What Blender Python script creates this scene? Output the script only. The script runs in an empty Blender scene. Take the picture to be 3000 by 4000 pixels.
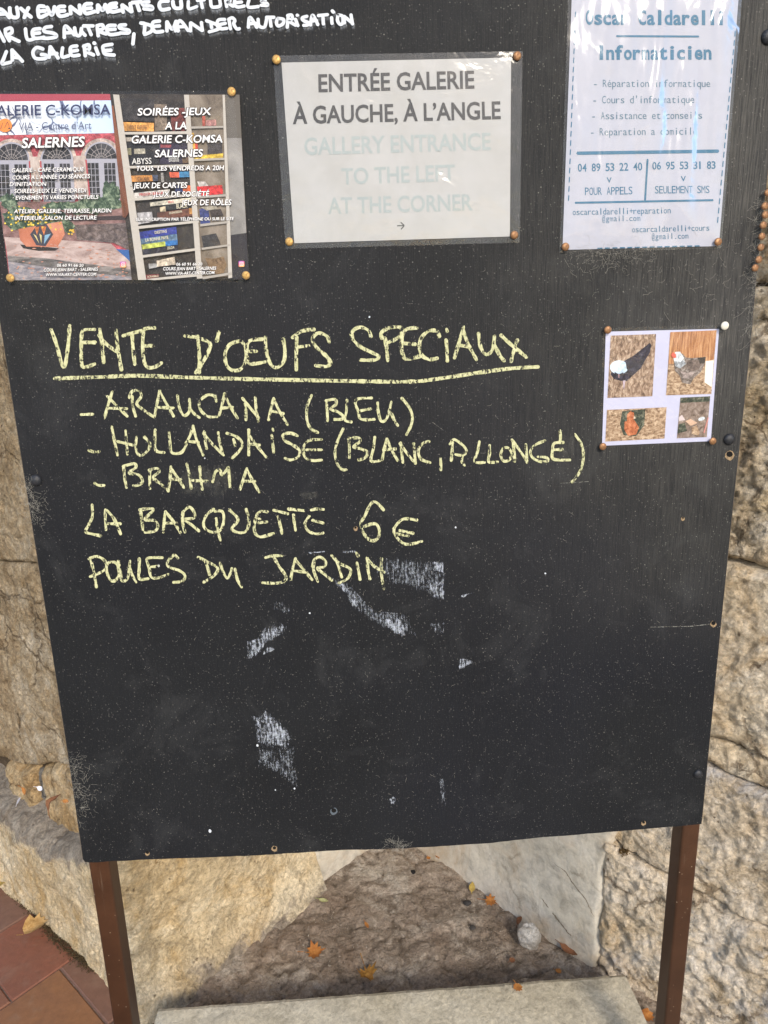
import bpy, bmesh, math, random
from mathutils import Vector, Matrix, noise
C = bpy.context.scene.collection
SC = bpy.context.scene
rnd = random.Random(7)

# ---------------------------------------------------------------- camera
FPX = 2646.845                       # focal length in pixels of the 3000x4000 frame
CR = Vector((0.9980178, -0.05753238, -0.02550484))
CU = Vector((0.03859892, 0.2395082, 0.97012677))
CF = Vector((0.04970509, 0.96918824, -0.24125414))
CO = Vector((-0.0623026, -0.9750841, 1.5415531))
cam = bpy.data.cameras.new('camera'); cam.sensor_fit = 'VERTICAL'; cam.sensor_height = 36.0
cam.lens = FPX / 4000 * 36.0; cam.clip_start = 0.02; cam.clip_end = 500
camo = bpy.data.objects.new('camera', cam); C.objects.link(camo)
camo.matrix_world = Matrix(((CR.x, CU.x, -CF.x, CO.x), (CR.y, CU.y, -CF.y, CO.y), (CR.z, CU.z, -CF.z, CO.z), (0, 0, 0, 1)))
SC.camera = camo

# ---------------------------------------------------------------- light
TS = Vector((0.22, -0.80, 0.53)).normalized()          # towards the light
W = bpy.data.worlds.new("World"); SC.world = W; W.use_nodes = True
wn = W.node_tree; bg = wn.nodes['Background']; bg.inputs['Strength'].default_value = 0.15
sky = wn.nodes.new('ShaderNodeTexSky'); sky.sky_type = 'NISHITA'; sky.sun_disc = False
sky.sun_elevation = math.asin(TS.z); sky.sun_rotation = math.atan2(TS.x, TS.y)
wn.links.new(sky.outputs[0], bg.inputs[0])
sl = bpy.data.lights.new('sun', 'SUN'); sl.energy = 1.5; sl.angle = math.radians(13); sl.color = (1, 0.90, 0.76)
so = bpy.data.objects.new('sun', sl); C.objects.link(so); so.rotation_euler = TS.to_track_quat('Z', 'Y').to_euler(); so.location = (3, -4, 4)
SC.view_settings.view_transform = 'Standard'; SC.view_settings.look = 'None'
SC.view_settings.exposure = 0.75; SC.view_settings.gamma = 1.0; SC.view_settings.use_curve_mapping = False

# ---------------------------------------------------------------- geometry of sight lines -> real planes
def ray(px, py): return CR * ((px - 1500) / FPX) - CU * ((py - 2000) / FPX) + CF
def PB(px, py, y=0.0):
    d = ray(px, py); return CO + d * ((y - CO.y) / d.y)
def PF(px, py, z=0.0):
    d = ray(px, py); return CO + d * ((z - CO.z) / d.z)
def PV(px, py, o, n):
    d = ray(px, py); return CO + d * ((o - CO).dot(n) / d.dot(n))

# ---------------------------------------------------------------- helpers
def tag(o, label=None, cat=None, group=None, kind=None):
    if label: o['label'] = label
    if cat: o['category'] = cat
    if group: o['group'] = group
    if kind: o['kind'] = kind
    return o
def empty(name, loc):
    o = bpy.data.objects.new(name, None); o.location = loc; o.empty_display_size = .05; C.objects.link(o); return o
def link(name, me, mats, parent=None, smooth=False):
    o = bpy.data.objects.new(name, me); C.objects.link(o)
    for m in (mats if isinstance(mats, (list, tuple)) else [mats]): me.materials.append(m)
    if smooth:
        for p in me.polygons: p.use_smooth = True
    if parent:
        o.parent = parent; o.matrix_parent_inverse = Matrix.Translation(-parent.location)
    return o
def mesh(name, vs, fs, mats, parent=None, smooth=False, mi=None):
    me = bpy.data.meshes.new(name); me.from_pydata([tuple(v) for v in vs], [], fs); me.update()
    if mi:
        for p, k in zip(me.polygons, mi): p.material_index = k
    return link(name, me, mats, parent, smooth)
def recentre(o):
    """put a one-mesh thing's origin at its base"""
    me = o.data; xs = [v.co for v in me.vertices]
    c = Vector(((min(v.x for v in xs) + max(v.x for v in xs)) / 2, (min(v.y for v in xs) + max(v.y for v in xs)) / 2, min(v.z for v in xs)))
    me.transform(Matrix.Translation(-c)); o.location = c; return o
def fbm(p, s, o=5, h=0.9): return noise.fractal(p * s, h, 2.0, o, noise_basis='PERLIN_ORIGINAL')

# ---------------------------------------------------------------- material kit
class NT:
    def __init__(s, name):
        s.m = bpy.data.materials.new(name); s.m.use_nodes = True; s.t = s.m.node_tree
        s.b = s.t.nodes['Principled BSDF']; s.out = s.t.nodes['Material Output']
        s.tc = s.t.nodes.new('ShaderNodeTexCoord').outputs['Object']
    def set(s, inp, v):
        if hasattr(v, 'is_output'): s.t.links.new(v, inp)
        elif isinstance(v, (tuple, list)) and len(v) == 3 and inp.type == 'RGBA': inp.default_value = (*v, 1)
        else: inp.default_value = v
    def node(s, typ, ins=None, **kw):
        n = s.t.nodes.new(typ)
        for k, v in kw.items(): setattr(n, k, v)
        for k, v in (ins or {}).items(): s.set(n.inputs[k], v)
        return n
    def map(s, scale=(1, 1, 1), loc=(0, 0, 0), rot=(0, 0, 0), vec=None):
        return s.node('ShaderNodeMapping', {'Vector': vec or s.tc, 'Scale': scale, 'Location': loc, 'Rotation': rot}).outputs[0]
    def noise(s, scale, detail=6, rough=.6, dist=0., vec=None):
        return s.node('ShaderNodeTexNoise', {'Vector': vec or s.tc, 'Scale': scale, 'Detail': detail, 'Roughness': rough, 'Distortion': dist}).outputs[0]
    def vor(s, scale, feature='F1', out='Distance', vec=None, rand=1.):
        return s.node('ShaderNodeTexVoronoi', {'Vector': vec or s.tc, 'Scale': scale, 'Randomness': rand}, feature=feature).outputs[out]
    def ramp(s, f, *st, interp='LINEAR'):
        n = s.node('ShaderNodeValToRGB', {'Fac': f}); e = n.color_ramp; e.interpolation = interp
        while len(e.elements) < len(st): e.elements.new(.5)
        for el, (p, c) in zip(e.elements, st):
            el.position = p; el.color = (c, c, c, 1) if not isinstance(c, (tuple, list)) else (*c, 1)
        return n.outputs[0]
    def mix(s, f, a, b, mode='MIX'):
        n = s.node('ShaderNodeMix', data_type='RGBA', blend_type=mode)
        s.set(n.inputs[0], f); s.set(n.inputs[6], a); s.set(n.inputs[7], b); return n.outputs[2]
    def math(s, op, a, b=0., c=0.):
        n = s.node('ShaderNodeMath', operation=op); s.set(n.inputs[0], a); s.set(n.inputs[1], b); s.set(n.inputs[2], c); return n.outputs[0]
    def bump(s, h, dist=.005, strength=1., prev=None):
        ins = {'Height': h, 'Distance': dist, 'Strength': strength}
        if prev: ins['Normal'] = prev
        return s.node('ShaderNodeBump', ins).outputs[0]
    def fin(s, col=None, rough=None, normal=None, metal=None, spec=None, alpha=None):
        for k, v in (('Base Color', col), ('Roughness', rough), ('Normal', normal), ('Metallic', metal), ('Specular IOR Level', spec), ('Alpha', alpha)):
            if v is not None: s.set(s.b.inputs[k], v)
        return s.m
    def sep(s, vec=None):
        return s.node('ShaderNodeSeparateXYZ', {0: vec or s.tc}).outputs

def rock_mat(name, c1, c2, c3, stain, st_amt=.5, off=0., sc=1., pit=.6, bump=1., grey=None, fine=(.56, 1.34), attr=None, crack=.6):
    n = NT(name); v = n.map((sc, sc, sc), (off, off * .7, off * 1.3))
    a = n.noise(4.5, 10, .68, .7, v); col = n.ramp(a, (.34, c1), (.5, c2), (.66, c3))
    b = n.noise(26, 11, .72, .6, v); col = n.mix(1., col, n.ramp(b, (.3, .62), (.5, 1.), (.70, 1.18)), 'MULTIPLY')
    s = n.noise(7.5, 9, .70, 1.0, n.map((1, 1, .8), (off + 3, 1, 2))); sm = n.ramp(s, (.50, 0.), (.66, st_amt)); col = n.mix(sm, col, stain)
    if grey:
        g = n.noise(3.4, 9, .70, .8, n.map((1, 1, 1), (off + 9, 4, 7))); col = n.mix(n.ramp(g, (.50, 0.), (.62, .75)), col, n.mix(b, grey, (grey[0] * 1.5, grey[1] * 1.5, grey[2] * 1.5)))
    if attr:
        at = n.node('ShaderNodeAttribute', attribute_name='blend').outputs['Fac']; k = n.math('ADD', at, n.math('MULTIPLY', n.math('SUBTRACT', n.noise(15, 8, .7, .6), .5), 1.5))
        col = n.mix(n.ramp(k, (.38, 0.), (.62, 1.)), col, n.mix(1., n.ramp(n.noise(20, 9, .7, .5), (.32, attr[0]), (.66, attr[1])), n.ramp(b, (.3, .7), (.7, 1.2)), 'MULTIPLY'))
    f = n.noise(130, 8, .78, .6, v); col = n.mix(1., col, n.ramp(f, (.32, fine[0]), (.68, fine[1])), 'MULTIPLY')
    pv = n.vor(55, vec=n.map((sc, sc, sc * .8), (off, 0, 0))); pw = n.noise(24, 7, .72, .5, v)
    pm = n.ramp(n.math('ADD', pv, n.math('MULTIPLY', n.math('SUBTRACT', pw, .44), 1.7)), (.0, pit), (.14, 0.))
    col = n.mix(pm, col, (c1[0] * .24, c1[1] * .2, c1[2] * .18))
    cvn = n.node('ShaderNodeMixRGB', {0: .10, 1: v, 2: n.node('ShaderNodeTexNoise', {'Vector': v, 'Scale': 7., 'Detail': 8., 'Roughness': .7}).outputs[1]}).outputs[0]
    ce = n.vor(4.6, 'DISTANCE_TO_EDGE', vec=cvn); cm = n.math('MULTIPLY', n.ramp(ce, (.004, 1.), (.022, 0.)), n.ramp(n.noise(5., 4, .6, .3, n.map((1, 1, 1), (off, 5, 1))), (.47, 0.), (.56, crack)))
    col = n.mix(cm, col, (c1[0] * .25, c1[1] * .2, c1[2] * .16)); pm = n.math('MAXIMUM', pm, cm)
    # flaky chipped relief: contour-like steps of a noise field
    fl = n.noise(34, 9, .66, .9, v); st = n.math('PINGPONG', n.math('MULTIPLY', fl, 5.), .5)
    h = n.math('ADD', n.math('MULTIPLY', fl, 1.), n.math('MULTIPLY', f, .34)); h = n.math('ADD', h, n.math('MULTIPLY', st, .16)); h = n.math('SUBTRACT', h, n.math('MULTIPLY', pm, .45))
    nm = n.bump(h, .017 * bump, 1.)
    return n.fin(col, .92, nm, spec=.2)

def plain(name, c, rough=.6, bump=0., metal=0., spec=.4, var=.12, sc=60):
    n = NT(name); f = n.noise(sc, 6, .65); col = n.mix(1., c, n.ramp(f, (.3, 1 - var), (.7, 1 + var)), 'MULTIPLY')
    nm = n.bump(f, bump) if bump else None
    return n.fin(col, rough, nm, metal, spec)
PR = {}
def ink(c, rough=.55):
    k = tuple(round(x, 3) for x in c)
    if k not in PR: PR[k] = plain('printed_ink', k, rough, var=.06, sc=200, spec=.3)
    return PR[k]
IK = {}
def pink(c):
    k = tuple(round(x, 3) for x in c)
    if k not in IK:
        n = NT('printed_photo_tone'); f = n.noise(1., 8, .72, .8, n.map((75, 75, 75), (k[0] * 9, 0, k[1] * 7))); g = n.noise(1., 5, .7, .4, n.map((260, 60, 260)))
        col = n.mix(1., k, n.ramp(f, (.33, .42), (.5, .95), (.68, 1.75)), 'MULTIPLY'); col = n.mix(1., col, n.ramp(g, (.34, .55), (.66, 1.4)), 'MULTIPLY')
        IK[k] = n.fin(n.mix(n.ramp(f, (.6, 0.), (.75, .25)), col, (.42, .38, .34)), .5, spec=.3)
    return IK[k]
def photo(name, c1, c2, c3, sc=(60, 60, 60), rot=0., detail=8, lo=.34, hi=.66, warp=.6):
    n = NT(name); f = n.noise(1., detail, .68, warp, n.map(sc, rot=(0, rot, 0)))
    return n.fin(n.ramp(f, (lo, c1), (.5, c2), (hi, c3)), .55, spec=.3)

# board paint: near-black, vertical grain, wear with painted sky sheen, fibres and specks
def board_mat():
    n = NT('black_board_paint'); x, y, z = n.sep()
    g1 = n.noise(1., 7, .66, .15, n.map((560, 560, 20))); g2 = n.noise(1., 5, .6, .2, n.map((120, 120, 3.2), (3, 0, 1)))
    grain = n.math('ADD', n.math('MULTIPLY', g1, .85), n.math('MULTIPLY', g2, .15))
    m = n.noise(4.5, 8, .6, .4); base = n.ramp(m, (.3, (.0078, .0083, .0096)), (.7, (.0135, .0143, .0162)))
    hue = n.noise(2.2, 3, .5, 0., n.map((1, 1, 1), (5, 0, 2))); base = n.mix(n.ramp(hue, (.45, 0.), (.7, .5)), base, (.0105, .0112, .0175))
    # worn raised grain plus sky sheen painted into the colour, strongest at upper right
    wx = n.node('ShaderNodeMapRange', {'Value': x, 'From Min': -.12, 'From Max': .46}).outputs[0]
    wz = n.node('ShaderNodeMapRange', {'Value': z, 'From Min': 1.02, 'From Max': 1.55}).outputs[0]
    wear_sheen = n.math('MULTIPLY', n.math('POWER', wx, 1.6), wz)
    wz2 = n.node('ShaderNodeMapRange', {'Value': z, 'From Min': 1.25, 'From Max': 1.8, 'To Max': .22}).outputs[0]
    wear_sheen = n.math('MAXIMUM', wear_sheen, wz2)
    wn_ = n.noise(6, 8, .65, .5); wear_sheen = n.math('MULTIPLY', wear_sheen, n.ramp(wn_, (.25, .30), (.7, .95)))
    gr = n.ramp(grain, (.38, .2), (.62, 1.)); base = n.mix(n.math('MULTIPLY', wear_sheen, gr), base, (.128, .120, .106))
    # dust haze patches
    d = n.noise(9, 9, .72, .8, n.map((1, 1, 1), (2, 0, 9))); base = n.mix(n.ramp(d, (.54, 0.), (.8, .11)), base, (.22, .22, .215))
    # tiny specks and fibres
    def speck(sc, thr, keep, seed):
        v = n.map((sc, sc, sc), (seed, seed * .3, seed * .7), (0, .4 * seed, 0)); dd = n.vor(1., vec=v); cc = n.vor(1., out='Color', vec=v)
        r = n.node('ShaderNodeSeparateColor', {0: cc}).outputs[0]
        return n.math('MULTIPLY', n.math('LESS_THAN', dd, thr), n.math('GREATER_THAN', r, keep))
    s = n.math('MULTIPLY', n.ramp(n.noise(420, 3, .6), (.60, 0.), (.70, 1.)), .14)
    s = n.math('MAXIMUM', s, n.math('MULTIPLY', speck(330, .28, .88, 1.), .24)); s = n.math('MAXIMUM', s, n.math('MULTIPLY', speck(150, .12, .95, 4.), .5))
    base = n.mix(s, base, (.36, .34, .30))
    nm = n.bump(grain, .0016, 1.); nm = n.bump(n.noise(260, 5, .7), .0010, .8, nm)
    return n.fin(base, n.ramp(grain, (.3, .62), (.7, .78)), nm, spec=.24)
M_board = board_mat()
M_edge = plain('raw_board_edge', (.16, .125, .085), .9, .001, var=.4, sc=120)
def chalk(name, col, lo, hi, sx=300, sz=38, cap=1.0, rot=.0, fade=0.):
    n = NT(name); g = n.noise(1., 6, .7, .3, n.map((sx, sx, sz), rot=(0, rot, 0))); g2 = n.noise(210, 4, .7)
    f = n.math('ADD', n.math('MULTIPLY', g, .62), n.math('MULTIPLY', g2, .38)); f = n.math('ADD', f, n.math('MULTIPLY', n.math('SUBTRACT', n.noise(28, 4, .6, .5), .5), .16)); f = n.math('ADD', f, n.math('MULTIPLY', n.math('SUBTRACT', n.node('ShaderNodeAttribute', attribute_name='fade').outputs['Fac'], 1.), fade)) if fade else f; a = n.ramp(f, (lo, 0.), (hi, cap))
    c = n.mix(n.ramp(n.noise(170, 4, .7), (.35, 0.), (.65, 1.)), (col[0] * .66, col[1] * .68, col[2] * .60), col)
    n.fin(c, .95, n.bump(f, .0006), spec=.1, alpha=a); return n.m
M_chalk = chalk('yellow_chalk', (.67, .65, .39), .425, .50, sx=330, sz=110, rot=.12)
M_smudge = chalk('white_chalk_residue', (.52, .55, .65), .455, .59, sx=340, sz=60, fade=.2, cap=.9)
M_smudge2 = chalk('thin_white_residue', (.44, .47, .55), .48, .63, sx=340, sz=55, fade=.18, cap=.75)
M_dust = chalk('dusty_rub', (.30, .285, .25), .42, .75, sx=140, sz=60, cap=.30, fade=.3)
M_paint = plain('white_paint', (.60, .63, .67), .5, .0006, var=.08, sc=90)
def bleed_mat():
    n = NT('bleached_paint_run'); at = n.node('ShaderNodeAttribute', attribute_name='fade').outputs['Fac']
    g = n.noise(1., 5, .65, .2, n.map((260, 260, 10)))
    a = n.math('MULTIPLY', n.math('POWER', at, 1.7), n.ramp(g, (.3, .38), (.7, .62)))
    return n.fin((.60, .64, .70), .7, alpha=a, spec=.2)
M_bleed = bleed_mat()
def steel(name, c):
    n = NT(name); a = n.noise(22, 8, .65); f = n.vor(240); cc = n.node('ShaderNodeSeparateColor', {0: n.vor(240, out='Color')}).outputs[0]
    sp = n.math('MULTIPLY', n.math('LESS_THAN', f, .22), n.math('GREATER_THAN', cc, .96))
    sp = n.math('MAXIMUM', sp, n.math('MULTIPLY', n.ramp(n.noise(1., 4, .6, 0, n.map((90, 90, 5))), (.66, 0.), (.74, 1.)), .18))
    col = n.mix(1., c, n.ramp(a, (.3, .82), (.7, 1.18)), 'MULTIPLY'); col = n.mix(sp, col, (.45, .36, .26))
    return n.fin(col, .5, n.bump(n.noise(180, 4, .6), .0006, .5), spec=.3)
M_post = steel('brown_painted_steel', (.080, .035, .0175))
M_bolt = plain('black_bolt_paint', (.022, .023, .027), .42, .0008, sc=300, var=.4)
M_tan = plain('bare_wood', (.30, .21, .12), .9, .001, var=.4, sc=300)
M_hole = plain('hole_dark', (.006, .005, .004), 1.)
def tackm(name, c, rust, amt):
    n = NT(name); a = n.noise(260, 7, .7); col = n.mix(n.ramp(a, (.5 - amt * .3, 0.), (.62, .9)), c, rust)
    return n.fin(col, n.ramp(a, (.4, .3), (.6, .75)), n.bump(a, .0006), metal=n.ramp(a, (.45, .55), (.6, .05)))
M_brass = tackm('tarnished_brass', (.62, .38, .12), (.30, .155, .045), .2)
M_rust = tackm('rusty_tack', (.40, .215, .095), (.175, .075, .035), .6)
M_wtack = plain('ivory_enamel', (.72, .68, .58), .35, var=.06)
M_pin = plain('steel_pin', (.25, .22, .2), .4, metal=.8)
def film_mat(name, haze, ior=1.5, rough=.06, bump=.0015, sc=18):
    n = NT(name); t = n.t
    tr = n.node('ShaderNodeBsdfTransparent').outputs[0]; h1 = n.noise(sc, 3, .5, 1.); nm = n.bump(h1, bump * 6, .6)
    gl = n.node('ShaderNodeBsdfGlossy', {'Roughness': rough, 'Normal': nm}).outputs[0]; df = n.node('ShaderNodeBsdfDiffuse', {'Color': (.8, .8, .8, 1)}).outputs[0]
    fr = n.node('ShaderNodeFresnel', {'IOR': ior, 'Normal': nm}).outputs[0]
    hz = n.math('MULTIPLY', n.ramp(n.noise(30, 7, .7, .6), (.3, .5), (.7, 1.5)), haze)
    m1 = n.node('ShaderNodeMixShader', {0: hz, 1: tr, 2: df}).outputs[0]; m2 = n.node('ShaderNodeMixShader', {0: fr, 1: m1, 2: gl}).outputs[0]
    t.links.new(m2, n.out.inputs[0]); return n.m
M_film = film_mat('clear_laminate', .004, 1.24, .07); M_film2 = film_mat('milky_laminate', .035, 1.36, .12, .0006); M_film3 = film_mat('wrinkled_laminate', .02, 1.36, .15, .0015, 9)
def paper_mat(name, c, dirt=.25):
    n = NT(name); a = n.noise(16, 8, .65, .7); b = n.noise(70, 6, .7)
    col = n.mix(n.ramp(a, (.42, 0.), (.75, dirt)), c, (c[0] * .72, c[1] * .68, c[2] * .60)); col = n.mix(1., col, n.ramp(b, (.3, .96), (.7, 1.03)), 'MULTIPLY')
    return n.fin(col, .7, spec=.25)
M_paper = paper_mat('aged_white_paper', (.445, .437, .425), .35); M_paperb = paper_mat('bluish_white_paper', (.45, .455, .52), .15); M_paperw = paper_mat('lilac_white_paper', (.52, .52, .66), .08)

M_r1 = rock_mat('pale_limestone', (.46, .34, .205), (.68, .555, .39), (.78, .69, .555), (.44, .28, .12), .6, 0., 1., .6, .75)
M_r5 = rock_mat('brown_grained_limestone', (.26, .175, .095), (.47, .355, .22), (.66, .555, .41), (.34, .23, .11), .6, 5., 1.5, .8, 1.1, fine=(.52, 1.36))
M_r2 = rock_mat('ochre_limestone', (.36, .235, .11), (.56, .40, .22), (.66, .52, .33), (.40, .21, .06), .6, 11., 1.2, .7, 1.)
M_r3 = rock_mat('pitted_limestone', (.42, .29, .16), (.66, .54, .38), (.78, .70, .58), (.52, .36, .15), .6, 23., 1.3, .75, 1.1)
M_r4 = rock_mat('grey_veined_limestone', (.46, .335, .20), (.70, .58, .43), (.80, .72, .62), (.38, .24, .09), .55, 37., 1.1, .7, .85, grey=(.36, .375, .41))
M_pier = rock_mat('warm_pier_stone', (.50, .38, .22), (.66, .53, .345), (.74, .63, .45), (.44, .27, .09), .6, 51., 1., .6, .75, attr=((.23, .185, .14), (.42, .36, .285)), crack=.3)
M_plaster = rock_mat('smooth_grey_plaster', (.48, .425, .34), (.57, .52, .435), (.63, .585, .51), (.44, .29, .15), .4, 63., .9, .12, .16, fine=(.92, 1.06), crack=.35)
M_dirt = rock_mat('packed_brown_earth', (.29, .22, .165), (.44, .36, .285), (.62, .55, .46), (.29, .20, .13), .45, 77., 1.3, .6, .9, crack=.3, attr=((.19, .145, .105), (.33, .265, .205)))
M_mortar = rock_mat('dark_mortar', (.08, .055, .032), (.13, .09, .055), (.20, .15, .10), (.09, .055, .025), .4, 83., 2., .5)
M_grey = rock_mat('grey_ledge_cement', (.17, .15, .125), (.27, .245, .21), (.36, .335, .29), (.20, .12, .05), .4, 91., 1.6, .6, .9)
M_slab = rock_mat('cast_stone', (.47, .41, .295), (.545, .485, .365), (.59, .535, .42), (.46, .40, .29), .3, 15., .8, .0, .16, fine=(.66, 1.26), crack=0.)

# ---------------------------------------------------------------- setting: ground, earth floor, tiles
G = 60
mesh('ground', [(-G, -G, -.045), (G, -G, -.045), (G, G, -.045), (-G, G, -.045)], [(0, 1, 2, 3)], plain('pale_paving', (.30, .26, .21), .9, .004, sc=5, var=.2))['kind'] = 'structure'
def earth():
    x0, x1, y0, y1 = -.66, .80, .14, 1.02; s = .0055; nx = int((x1 - x0) / s); ny = int((y1 - y0) / s); vs = []; fs = []; bl = []
    for j in range(ny + 1):
        for i in range(nx + 1):
            x = x0 + (x1 - x0) * i / nx; y = y0 + (y1 - y0) * j / ny; p = Vector((x, y, 0))
            c = noise.voronoi(p * 7.5 + Vector((fbm(p, 6) * .7, fbm(p + Vector((4, 2, 1)), 6) * .7, 3)))[0]
            cob = min(.022, .07 * (c[1] - c[0]) ** 1.0) - .014
            z = cob * .42 + .006 * fbm(p, 8, 6, .7) + .0026 * fbm(p, 34, 5, .6)
            vs.append((x, y, z)); bl.append(max(0, min(.62, .62 - (c[1] - c[0]) * 2.6)))
    for j in range(ny):
        for i in range(nx):
            a = j * (nx + 1) + i; fs.append((a, a + 1, a + nx + 2, a + nx + 1))
    o = mesh('earth_floor', vs, fs, M_dirt, smooth=True); o['kind'] = 'structure'; at = o.data.attributes.new('blend', 'FLOAT', 'POINT')
    for i, b in enumerate(bl): at.data[i].value = b
earth()
def tile_mat():
    n = NT('terracotta_tiles'); at = n.node('ShaderNodeAttribute', attribute_name='tint').outputs['Color']
    a = n.noise(7, 8, .6, .5); b = n.noise(55, 6, .7)
    col = n.mix(n.ramp(a, (.40, 0.), (.70, .5)), at, (.19, .10, .065)); col = n.mix(1., col, n.ramp(b, (.3, .85), (.7, 1.12)), 'MULTIPLY')
    d = n.noise(12, 8, .7, .6, n.map((1, 1, 1), (4, 4, 0))); col = n.mix(n.ramp(d, (.52, 0.), (.74, .4)), col, (.34, .25, .18))
    return n.fin(n.mix(1., col, (.8, .78, .76), 'MULTIPLY'), n.ramp(a, (.3, .38), (.7, .6)), n.bump(b, .0012), spec=.4)
def tiles():
    A0 = Vector((-.95547, .38031, 0)); d = Vector((.68363, .72983, 0)); n = Vector((-.72983, .68363, 0)); w = .242; g = .0016
    me = bpy.data.meshes.new('tiled_pavement'); vs = []; fs = []; cols = []
    tints = {(-1, 0): (.33, .155, .07), (-1, 1): (.24, .125, .085), (0, 0): (.30, .115, .068), (0, -1): (.29, .125, .07), (1, 0): (.24, .13, .09), (1, -1): (.28, .115, .075)}
    for r in range(-4, 5):
        joints = {-1: [-1.06, -.82, -.58, -.34, -.10 + .0, .145, .215], 0: [-.94, -.70, -.456, -.215, .027, .235], 1: [-.9, -.62, -.38, -.12, .09, .235]}.get(r, [-1.1, -.83, -.59, -.35, -.11, .13, .22])
        for k in range(len(joints) - 1):
            a0, a1 = joints[k] + g, joints[k + 1] - g; b0, b1 = r * w + g, (r + 1) * w - g
            kk = k - (len(joints) - 3) if r == -1 else k - (len(joints) - 2)
            if r == -1: kk = k - 4
            t = tints.get((r, kk), (.15 + rnd.uniform(-.03, .08), .07 + rnd.uniform(-.015, .03), .05))
            if r >= 1 and a1 > .05: t = (.36, .10, .045) if r == 1 and k == 3 else t
            base = len(vs); e = .003; zt = rnd.uniform(-.0012, .0012)
            for (z, i) in ((-.02, 0), (zt - .003, 0), (zt, e)):
                for (a, b) in ((a0 + i, b0 + i), (a1 - i, b0 + i), (a1 - i, b1 - i), (a0 + i, b1 - i)):
                    q = A0 + d * a + n * b; vs.append((q.x, q.y, z))
            for l in range(2):
                for i in range(4): fs.append((base + 4 * l + i, base + 4 * l + (i + 1) % 4, base + 4 * l + 4 + (i + 1) % 4, base + 4 * l + 4 + i))
            fs.append((base + 8, base + 9, base + 10, base + 11)); cols += [t] * 12
    me.from_pydata(vs, [], fs); at = me.color_attributes.new('tint', 'FLOAT_COLOR', 'POINT')
    for i, c in enumerate(cols): at.data[i].color = (*c, 1)
    o = link('tiled_pavement', me, tile_mat()); o['kind'] = 'structure'
    q = [A0 + d * a + n * b for a, b in ((-1.3, -1.0), (.24, -1.0), (.24, 1.25), (-1.3, 1.25))]
    m = mesh('grout_bed', [(v.x, v.y, -.0045) for v in q], [(0, 1, 2, 3)], plain('dusty_grout', (.21, .145, .11), .95, .003, var=.35, sc=80)); m['kind'] = 'structure'
tiles()

# ---------------------------------------------------------------- stone work
def grid_solid(name, fn, nu, nv, back, mat, parent, mi_fn=None):
    vs = [fn(i / nu, j / nv) for j in range(nv + 1) for i in range(nu + 1)]; fs = []
    for j in range(nv):
        for i in range(nu):
            a = j * (nu + 1) + i; fs.append((a, a + 1, a + nu + 2, a + nu + 1))
    rim = [i for i in range(nu + 1)] + [j * (nu + 1) + nu for j in range(1, nv + 1)] + [nv * (nu + 1) + i for i in range(nu - 1, -1, -1)] + [j * (nu + 1) for j in range(nv - 1, 0, -1)]
    b0 = len(vs); vs += [Vector(vs[k]) + back for k in rim]; L = len(rim)
    for k in range(L): fs.append((rim[(k + 1) % L], rim[k], b0 + k, b0 + (k + 1) % L))
    fs.append(tuple(b0 + k for k in range(L)))
    return mesh(name, vs, fs, mat, parent, True)
def lerpc(pts):
    def f(s):
        if s <= pts[0][0]: return pts[0][1]
        for (a, b), (c, d) in zip(pts, pts[1:]):
            if s <= c: return b + (d - b) * (s - a) / (c - a)
        return pts[-1][1]
    return f
def block(name, o, d, n, s0, s1, zb, zt, mat, parent, amp=.012, seed=0., thick=.22, proud=0., r=.022, lump=.5, step=.0048):
    nu = max(6, int((s1 - s0) / step)); hm = zt((s0 + s1) / 2) - zb((s0 + s1) / 2); nv = max(6, int(hm / step)); sd = Vector((seed, seed * 1.7, seed * .3))
    def fn(u, v):
        s = s0 + (s1 - s0) * u; b = zb(s); t = zt(s); z = b + (t - b) * v
        p = o + d * s; p = Vector((p.x, p.y, z)); q = p + sd
        wob = .4 * r * fbm(q, 14, 4); e = min(s - s0, s1 - s, z - b, t - z) + wob * (0 if e0(u, v) else 1)
        k = max(0., 1 - max(e, 0) / r); dp = -r * 1.1 * k * k
        w = Vector((fbm(q, 9, 3), fbm(q + Vector((7, 1, 3)), 9, 3), fbm(q + Vector((2, 9, 5)), 9, 3))) * .03; f = fbm(q, 4, 4, .9) * amp * .35 + fbm(q + w, 15, 5, .6) * amp * .5 + abs(fbm(q + w, 26, 5, .7)) * -amp * .7 * lump + fbm(q, 60, 3, .6) * amp * .16
        return p + n * (f + dp + proud)
    def e0(u, v): return False
    return grid_solid(name, fn, nu, nv, -n * thick, mat, parent)

# right wall: runs obliquely towards the viewer
RO = Vector((.519, .39, 0)); RD = Vector((.743, -.669, 0)).normalized(); RN = Vector((-RD.y * -1, -RD.x, 0)); RN = Vector((RD.y, -RD.x, 0))
rw = tag(empty('stone_wall', (RO.x, RO.y, 0)), 'rough rubble limestone wall with a plastered strip behind and right of the board', 'wall')
def rs(px, py):
    p = PV(px, py, RO, RN); return ((p - RO).dot(RD), p.z)
J1 = lerpc([(-.05, .43), rs(2440, 3330), rs(2700, 3470), rs(2850, 3560), rs(3000, 3640), (.9, .25)])
J2 = lerpc([(-.05, .67), rs(2770, 2995), rs(2850, 3040), rs(3000, 3100), (.9, .60)])
J2b = lerpc([(-.05, .72), rs(2775, 2890), rs(2890, 2920), rs(3000, 2985), (.9, .66)])
J3 = lerpc([(-.05, 1.115), rs(2850, 2190), rs(3000, 2232), (.9, 1.06)])
J4 = lerpc([(-.05, 1.62), rs(2960, 1108), (.9, 1.60)])
Z = lambda c: (lambda s: c)
up = lambda f, k: (lambda s: f(s) + k)
block('base_rock', RO, RD, RN, .0, .85, Z(-.06), up(J1, -.001), M_r4, rw, .022, 3.1, .3, .022, 0.018, .7)
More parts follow.
